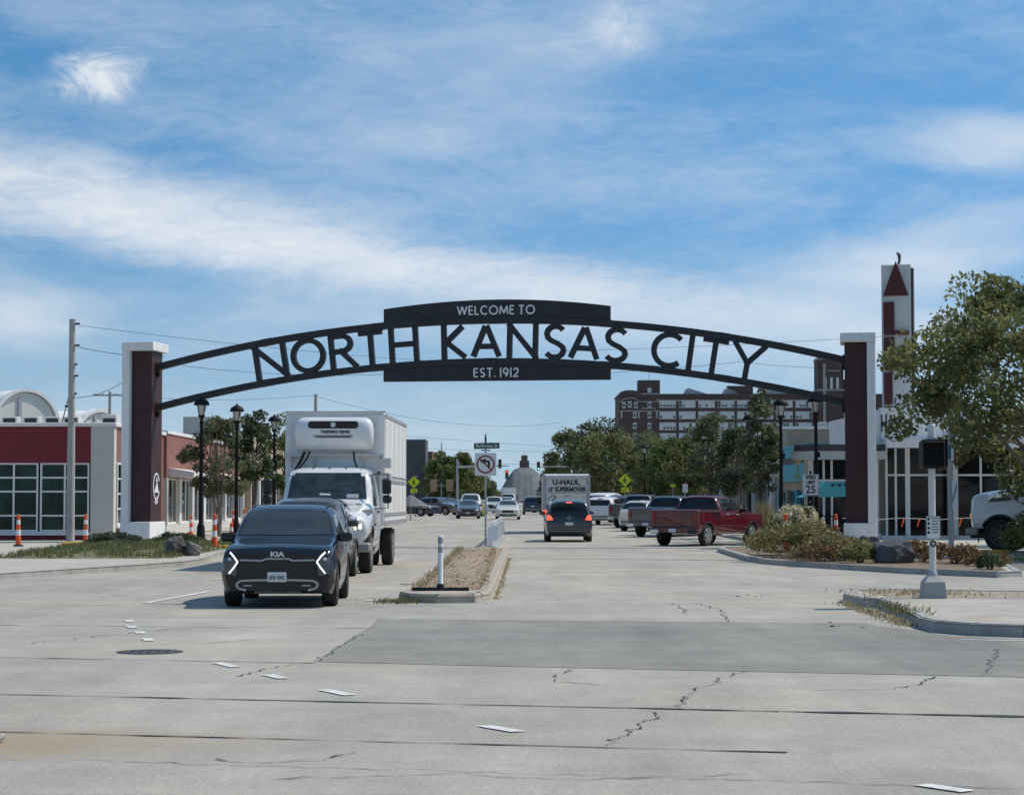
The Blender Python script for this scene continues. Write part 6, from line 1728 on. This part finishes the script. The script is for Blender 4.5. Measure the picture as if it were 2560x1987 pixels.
        MB().tube([(.48, y0 - .14, 2.95), (.50, y0 - .2, 2.75), (.57, y0 - .2, 2.55), (.64, y0 - .14, 2.50)], .022, 8).build('hose', RUBBER, t)
        for zz in (2.68, 2.30):
            MB().bbox(1.10, 1.42, y0 - .1, y0 + .02, zz - .14, zz + .12, .02).build('side_bracket', GREYW, t)
        for x_ in (-.8, -.4, 0, .4, .8):
            MB().lathe([(.03, 0), (.02, .03)], c=(x_, 2.15, 2.52), n=8).build('roof_marker', AMBER if False else BLACKPL, t)
        MB().box(.52, .80, 1.15, 1.2, 1.80, 1.88).build('dash_card', SIGNW, t)
    return t, bv
tr, bv = box_truck('white refrigerated box truck waiting with headlamps lit', -4.52, 48.9, R(-1.3), True, 7.2, 'queue of oncoming vehicles')
# papers on the windscreen
t_ = decal(bv, 'F', [[(.50, 1.79), (.76, 1.79), (.76, 1.88), (.50, 1.88)]], .016, (2, 2)).build('paper', SIGNW, tr, None, (0, 1.65, 0))
t_ = decal(bv, 'F', [[(-.18, 1.86), (.08, 1.85), (.08, 1.89), (-.18, 1.90)]], .016, (2, 2)).build('paper', SIGNW, tr, None, (0, 1.65, 0))
# white truck at the right edge, nose to the left
box_truck('white truck with long hood parked nose-left by the glass shop', 14.75, 66.2, R(-114), False, 6.0, 'parked trucks', .52, 3.6, False, .126, CAB2, .18)
# far white delivery truck
t2, _ = box_truck('far white delivery truck coming down the street', -.6, 352, R(0), False, 5.5, 'far oncoming vehicles', .5, 3.5, False, gz(352))

# -- dark minivan ahead
t, bv, Y, kx, kz = vehicle('minivan', 'dark minivan with brake lights on behind the rental truck', 'car', 2.36, 88.6, R(180), VAN, 5.15, .99, 1.75, paint('paint_dark_graphite', (.020, .022, .028), .25), .34, (.95, 4.03), SATIN,
    wins=[[(1.5, 1.12), (2.4, 1.12), (2.4, 1.60), (2.08, 1.56)], [(2.5, 1.12), (3.5, 1.12), (3.5, 1.62), (2.5, 1.62)], [(3.6, 1.12), (4.7, 1.14), (4.55, 1.58), (3.6, 1.62)]],
    ws=[(-.74, 1.2), (.74, 1.2), (.66, 1.64), (-.66, 1.64)], rw=[(-.76, 1.10), (.76, 1.10), (.68, 1.60), (-.68, 1.60)], group='vehicles driving away', mirror=(1.35, 1.16))
lamps(t, bv, 'B', [[(.66, .92), (.92, .90), (.90, 1.12), (.76, 1.10)]], BRAKE, 'brake_light')
lamps(t, bv, 'B', [[(.46, .98), (.655, .96), (.655, 1.02), (.46, 1.0)]], REDLAMP, 'tail_light')
decal(bv, 'B', [[(-.12, 1.615), (.12, 1.615), (.12, 1.66), (-.12, 1.66)]], .02, (4, 2)).build('high_brake_light', BRAKE, t)
decal(bv, 'B', [[(-.17, .70), (.17, .70), (.17, .82), (-.17, .82)]], .02, (3, 2)).build('license_plate', PLATE, t)
decal(bv, 'B', [[(a, b) for a, b in q] for q in stroke([(.065 * math.cos(R(k * 30)), 1.0 + .065 * math.sin(R(k * 30))) for k in range(13)], .03)], .02, (1, 1)).build('round_badge', SATIN, t)
decal(bv, 'B', [[(-.86, .44), (.86, .44), (.86, .50), (-.86, .50)]], .02, (8, 1)).build('bumper_line', mat('bumper_trim', (.10, .10, .11), .4), t)
decal(bv, 'R', [[(Y(4.4), .95), (Y(4.9), .95), (Y(4.9), 1.0), (Y(4.4), 1.0)]], .01, (3, 1)).build('side_moulding', BLACKPL, t)

# -- rental box truck
t = thing('rental_truck', 'white rental box truck with black lettering ahead of the minivan', 'truck', (2.75, 105.2, gz(105)), 0, 'vehicles driving away')
RB = mat('rental_white', (.70, .69, .66), .5, var=.10, scale=1.6)
MB().bbox(-1.19, 1.19, 0, 4.6, .80, 3.02, .08).build('box', RB, t)
MB().box(-1.02, 1.02, -.03, -.001, .90, 2.82).build('roller_door', mat('rental_door', (.68, .675, .65), .5, var=.06, scale=2), t)
for k in range(6):
    MB().box(-1.01, 1.01, -.036, -.031, 1.16 + k * .3, 1.175 + k * .3).build('door_seam', GREYW, t)
for s_ in (-1, 1):
    MB().bbox(s_ * 1.12 - .075, s_ * 1.12 + .075, -.10, -.002, .86, 2.98, .02).build('corner_frame', mat('frame_grey', (.42, .43, .42), .5, .3), t)
    MB().bbox(s_ * 1.10 - .10, s_ * 1.10 + .10, -.12, -.101, .98, 1.18, .02).build('tail_light', BRAKE if s_ < 0 else REDLAMP, t)
    ty, ri = wheel_meshes(.38, .28, SATIN, 6)
    w = link('wheel', ty, t, (s_ * .86, 1.4, .38), (0, 0, 0 if s_ > 0 else math.pi)); link('rim', ri, w)
    w = link('wheel', ty, t, (s_ * .86, 5.4, .38), (0, 0, 0 if s_ > 0 else math.pi)); link('rim', ri, w)
    MB().bbox(s_ * 1.28 - .12, s_ * 1.28 + .12, 5.2, 5.3, 1.5, 1.85, .02).build('mirror', BLACKPL, t)
MB().tube([(-1.08, -.10, 2.88), (1.08, -.10, 2.88)], .10, 10).build('top_rail', mat('frame_light', (.56, .57, .57), .5), t, 40)
MB().bbox(-1.15, 1.15, -.25, -.02, .48, .80, .03).build('rear_bumper', mat('bumper_grey', (1, 1, 1)), t)
MB().box(-.5, .5, .1, 6.5, .5, .79).build('chassis', BLACKPL, t)
MB().bbox(-1.0, 1.0, 4.62, 6.6, .55, 2.25, .25).build('cab', WTP, t)
MB().bbox(-1.1, 1.1, 4.2, 5.9, 2.26, 3.0, .15).build('attic_box', RB, t)
text('lettering', 'U-HAUL', .33, SIGNK, t, (-.02, -.038, 2.58), off=.014, sx=1.15)
text('lettering', "15' SUPERMOVER", .29, SIGNK, t, (0, -.038, 2.22), off=.013, sx=.88, shear=.18)
MB().box(-.55, .55, -.0365, -.0315, 2.36, 2.40).build('red_line', mat('pale_red_stripe', (.42, .26, .25), .6), t)
MB().box(-.92, .92, -.0365, -.0315, 2.04, 2.08).build('grey_line', mat('pale_grey_stripe', (.36, .36, .36), .6), t)
MB().box(-.15, .22, -.0365, -.0315, 1.88, 1.92).build('small_print', mat('print_grey', (.25, .25, .25), .6), t)
MB().ribbon([(-.95, 1.72), (-.8, 1.85), (-.7, 1.94), (-.58, 1.90), (-.52, 1.82), (-.62, 1.78), (-.72, 1.70), (-.55, 1.66)], .04, -.038, -.0315).build('picture_outline', SIGNK, t)
MB().prism([(.45, 2.32), (.7, 2.48), (.95, 2.42), (.98, 2.3)], -.0362, -.0315).build('picture_patch', mat('pale_green_print', (.44, .50, .47), .6), t)
MB().prism([(-1.0, 1.0), (-.78, 1.0), (-.75, 1.42), (-1.0, 1.5)], -.040, -.0315).build('picture_patch', mat('print_blue', (.05, .10, .28), .6), t)

# -- parked and moving cars further on
def pk(label, x, y, deg, pm, grp='angle parked vehicles', taillit=False, scale=1.0):
    t, bv, Y, kx, kz = vehicle('pickup_truck', label, 'pickup', x, y, R(deg), PICKUP, 5.88 * scale, 1.03, 1.92, pm, .41, (1.0, 4.72), CHROME if 'red' in label else SATIN, 6, grp, pickup=True,
        wins=[[(1.85, 1.30), (2.75, 1.30), (2.75, 1.80), (2.42, 1.77)], [(2.83, 1.30), (3.72, 1.31), (3.66, 1.77), (2.83, 1.80)]],
        ws=[(-.80, 1.38), (.80, 1.38), (.70, 1.82), (-.70, 1.82)], rw=[(-.74, 1.42), (.74, 1.42), (.66, 1.79), (-.66, 1.79)], mirror=(1.95, 1.32))
    decal(bv, 'T', [[(-.86, Y(4.15)), (.86, Y(4.15)), (.86, Y(5.74)), (-.86, Y(5.74))]], .006, (6, 6)).build('bed_liner', BLACKPL, t)
    lamps(t, bv, 'B', [[(.80, .90), (.94, .90), (.94, 1.26), (.82, 1.26)]], REDLAMP, 'tail_light')
    decal(bv, 'B', [[(-.80, .72), (.80, .72), (.80, .74), (-.80, .74)], [(-.79, .72), (-.77, .72), (-.77, 1.28), (-.79, 1.28)], [(.77, .72), (.79, .72), (.79, 1.28), (.77, 1.28)]], .006, (6, 1)).build('tailgate_seam', BLACKPL, t)
    MB().bbox(-.98, .98, Y(5.78), Y(6.02), .50, .70, .03).build('rear_bumper', pm, t)
    for s_ in (-1, 1):
        MB().bbox(s_ * .80 - .19, s_ * .80 + .20, Y(5.9), Y(6.04), .47, .64, .03).build('bumper_end', CHROME if s_ > 0 else BLACKPL, t)
    MB().bbox(-.16, .16, Y(6.05), Y(6.06), .53, .66, .004).build('license_plate', PLATE, t)
    for (a, b) in ((2.30, 1.16), (3.20, 1.17)):
        for s_, axn in ((1, 'R'), (-1, 'L')):
            decal(bv, axn, [[(Y(a), b), (Y(a + .22), b), (Y(a + .22), b + .05), (Y(a), b + .05)]], .03, (2, 2)).build('door_handle', CHROME, t)
    for yy_ in (1.75, 2.79, 3.78, 4.0):
        for axn in ('R', 'L'):
            decal(bv, axn, stroke([(Y(yy_), .5), (Y(yy_), 1.24)], .014), .003, (1, 6)).build('door_seam', BLACKPL, t)
    for s_ in (-1, 1):
        MB().bbox(s_ * .99 - .09, s_ * .99 + .09, Y(1.9), Y(3.9), .36, .43, .02).build('side_step', SATIN, t)
    lamps(t, bv, 'F', [[(.62, .86), (.92, .86), (.92, 1.04), (.62, 1.04)]], HEADL, 'headlight')
    decal(bv, 'F', [[(-.58, .62), (.58, .62), (.58, 1.04), (-.58, 1.04)]], .01, (6, 3)).build('grille', GRILLE, t)
    return t
# heading angle A measured from +X; nose is local -Y, so turn by A + 90
pk('dark red pickup truck angle parked with chrome wheels', 7.63, 80.95, 57 + 90, paint('paint_red', (.10, .003, .010), .2, 0, .6), scale=.945)
pk('charcoal grey pickup truck parked behind the red pickup', 7.75, 99.6, 60 + 90, paint('paint_charcoal', (.055, .065, .072), .3))
pk('dark brown-grey pickup parked beyond the charcoal pickup', 7.75, 122.5, 64 + 90, paint('paint_brown_grey', (.10, .095, .092), .35))
def suvcar(label, x, y, deg, pm, spec=BIGSUV, L=4.95, hw=.98, H=1.76, grp='angle parked vehicles', lit=False):
    t, bv, Y, kx, kz = vehicle('suv', label, 'car', x, y, R(deg), spec, L, hw, H, pm, .37, (.95, 3.82), SATIN, 5, grp,
        wins=[[(1.62, 1.14), (2.55, 1.14), (2.55, 1.60), (2.12, 1.56)], [(2.62, 1.14), (3.55, 1.15), (3.55, 1.61), (2.62, 1.62)], [(3.62, 1.16), (4.45, 1.17), (4.30, 1.52), (3.62, 1.60)]],
        ws=[(-.70, 1.225), (.70, 1.225), (.60, 1.66), (-.60, 1.66)], rw=[(-.70, 1.20), (.70, 1.20), (.60, 1.54), (-.60, 1.54)], mirror=(1.72, 1.19))
    lamps(t, bv, 'B', [[(.72, .84), (.90, .84), (.88, 1.12), (.78, 1.12)]], REDLAMP if not lit else BLACKPL, 'tail_light')
    lamps(t, bv, 'F', [[(.58, .84), (.84, .84), (.84, .98), (.58, .98)]], HEADL, 'headlight')
    decal(bv, 'F', [[(-.52, .62), (.52, .62), (.54, .96), (-.54, .96)]], .01, (6, 3)).build('grille', GRILLE, t)
    decal(bv, 'B', [[(-.90, .36), (.90, .36), (.90, .58), (-.90, .58)]], .012, (8, 2)).build('lower_bumper', mat('bumper_silver', (.22, .22, .22), .5), t)
    MB().cbox(0, L / 2 + .005, .82, .32, .02, .12).build('license_plate', PLATE, t)
    decal(bv, 'B', [[(-.14, 1.60), (.14, 1.60), (.14, 1.64), (-.14, 1.64)]], .02, (3, 1)).build('high_brake_light', REDLAMP, t)
    return t
WHT = paint('paint_white', (1, 1, 1))
suvcar('white SUV with dark tail lamps turning beside the rental truck', 5.95, 131, 77 + 90, WHT, lit=True)
suvcar('white SUV parked beyond the charcoal pickup bed', 7.35, 112.8, 66 + 90, paint('paint_pearl', (.62, .62, .60), .35), SUV, 4.6, .92, 1.64)
suvcar('white van-like SUV roof showing above the turning white SUV', 7.0, 150, 66 + 90, WHT, BIGSUV, 5.2, 1.0, 1.98)
suvcar('dark SUV parked under the diamond crossing sign', 7.9, 140, 66 + 90, paint('paint_dark_blue', (.02, .025, .035), .3))
suvcar('grey SUV angle parked across the street before the dark building', -6.9, 196, 58, paint('paint_mid_grey', (.15, .15, .155), .3, .4), SUV, 4.6, .93, 1.68)
suvcar('dark blue car nosing out beside the grey market umbrella', -8.6, 182, 60, paint('paint_navy', (.02, .028, .05), .3), SUV, 4.4, .9, 1.5)
suvcar('dark SUV partly hidden behind the grey SUV', -6.6, 214, 58, paint('paint_dark_blue', (1, 1, 1)), SUV, 4.6, .93, 1.68)
suvcar('white oncoming SUV with large windscreen behind the dark sedan', -3.6, 182, 0, WHT, BIGSUV, 5.3, 1.02, 1.98, 'far oncoming vehicles')
suvcar('white oncoming SUV left of the pale sedan', -1.75, 205, 0, WHT, BIGSUV, 4.9, .97, 1.78, 'far oncoming vehicles')
suvcar('pale far oncoming SUV behind the pale sedan', -.6, 238, 0, paint('paint_pearl', (1, 1, 1)), BIGSUV, 4.9, .97, 1.76, 'far oncoming vehicles')
suvcar('dark SUV driving away at the far signal', 2.0, 205, 180, paint('paint_dark_blue', (1, 1, 1)), BIGSUV, 4.8, .97, 1.8, 'vehicles driving away')
def sedan(label, x, y, deg, pm, grp='far oncoming vehicles'):
    t, bv, Y, kx, kz = vehicle('sedan', label, 'car', x, y, R(deg), SEDAN, 4.8, .92, 1.46, pm, .33, (.95, 3.75), SATIN, 5, grp,
        wins=[[(1.75, .99), (2.75, 1.0), (2.75, 1.33), (2.35, 1.29)], [(2.82, 1.0), (3.7, 1.03), (3.35, 1.30), (2.82, 1.34)]],
        ws=[(-.64, 1.055), (.64, 1.055), (.52, 1.37), (-.52, 1.37)], rw=[(-.6, 1.12), (.6, 1.12), (.5, 1.33), (-.5, 1.33)], mirror=(1.85, 1.0))
    lamps(t, bv, 'F', [[(.52, .60), (.80, .62), (.82, .74), (.56, .70)]], HEADL, 'headlight')
    decal(bv, 'F', [[(-.40, .52), (.40, .52), (.44, .68), (-.44, .68)]], .01, (6, 3)).build('grille', GRILLE, t)
    decal(bv, 'F', [[(-.62, .30), (.62, .30), (.62, .40), (-.62, .40)]], .01, (6, 2)).build('lower_intake', BLACKPL, t)
    lamps(t, bv, 'B', [[(.5, .74), (.78, .74), (.78, .86), (.5, .86)]], REDLAMP, 'tail_light')
    MB().cbox(0, -2.42, .44, .3, .02, .12).build('license_plate', PLATE, t)
    return t
sedan('pale cream oncoming sedan in the middle distance', -.30, 153.5, 0, paint('paint_cream_white', (.68, .68, .58), .3))
sedan('dark charcoal oncoming sedan by the no left turn sign', -3.35, 160, 0, paint('paint_charcoal', (1, 1, 1)))
sedan('far pale sedan glimpsed beside the white oncoming SUV', -2.75, 222, 0, paint('paint_pearl', (1, 1, 1)))
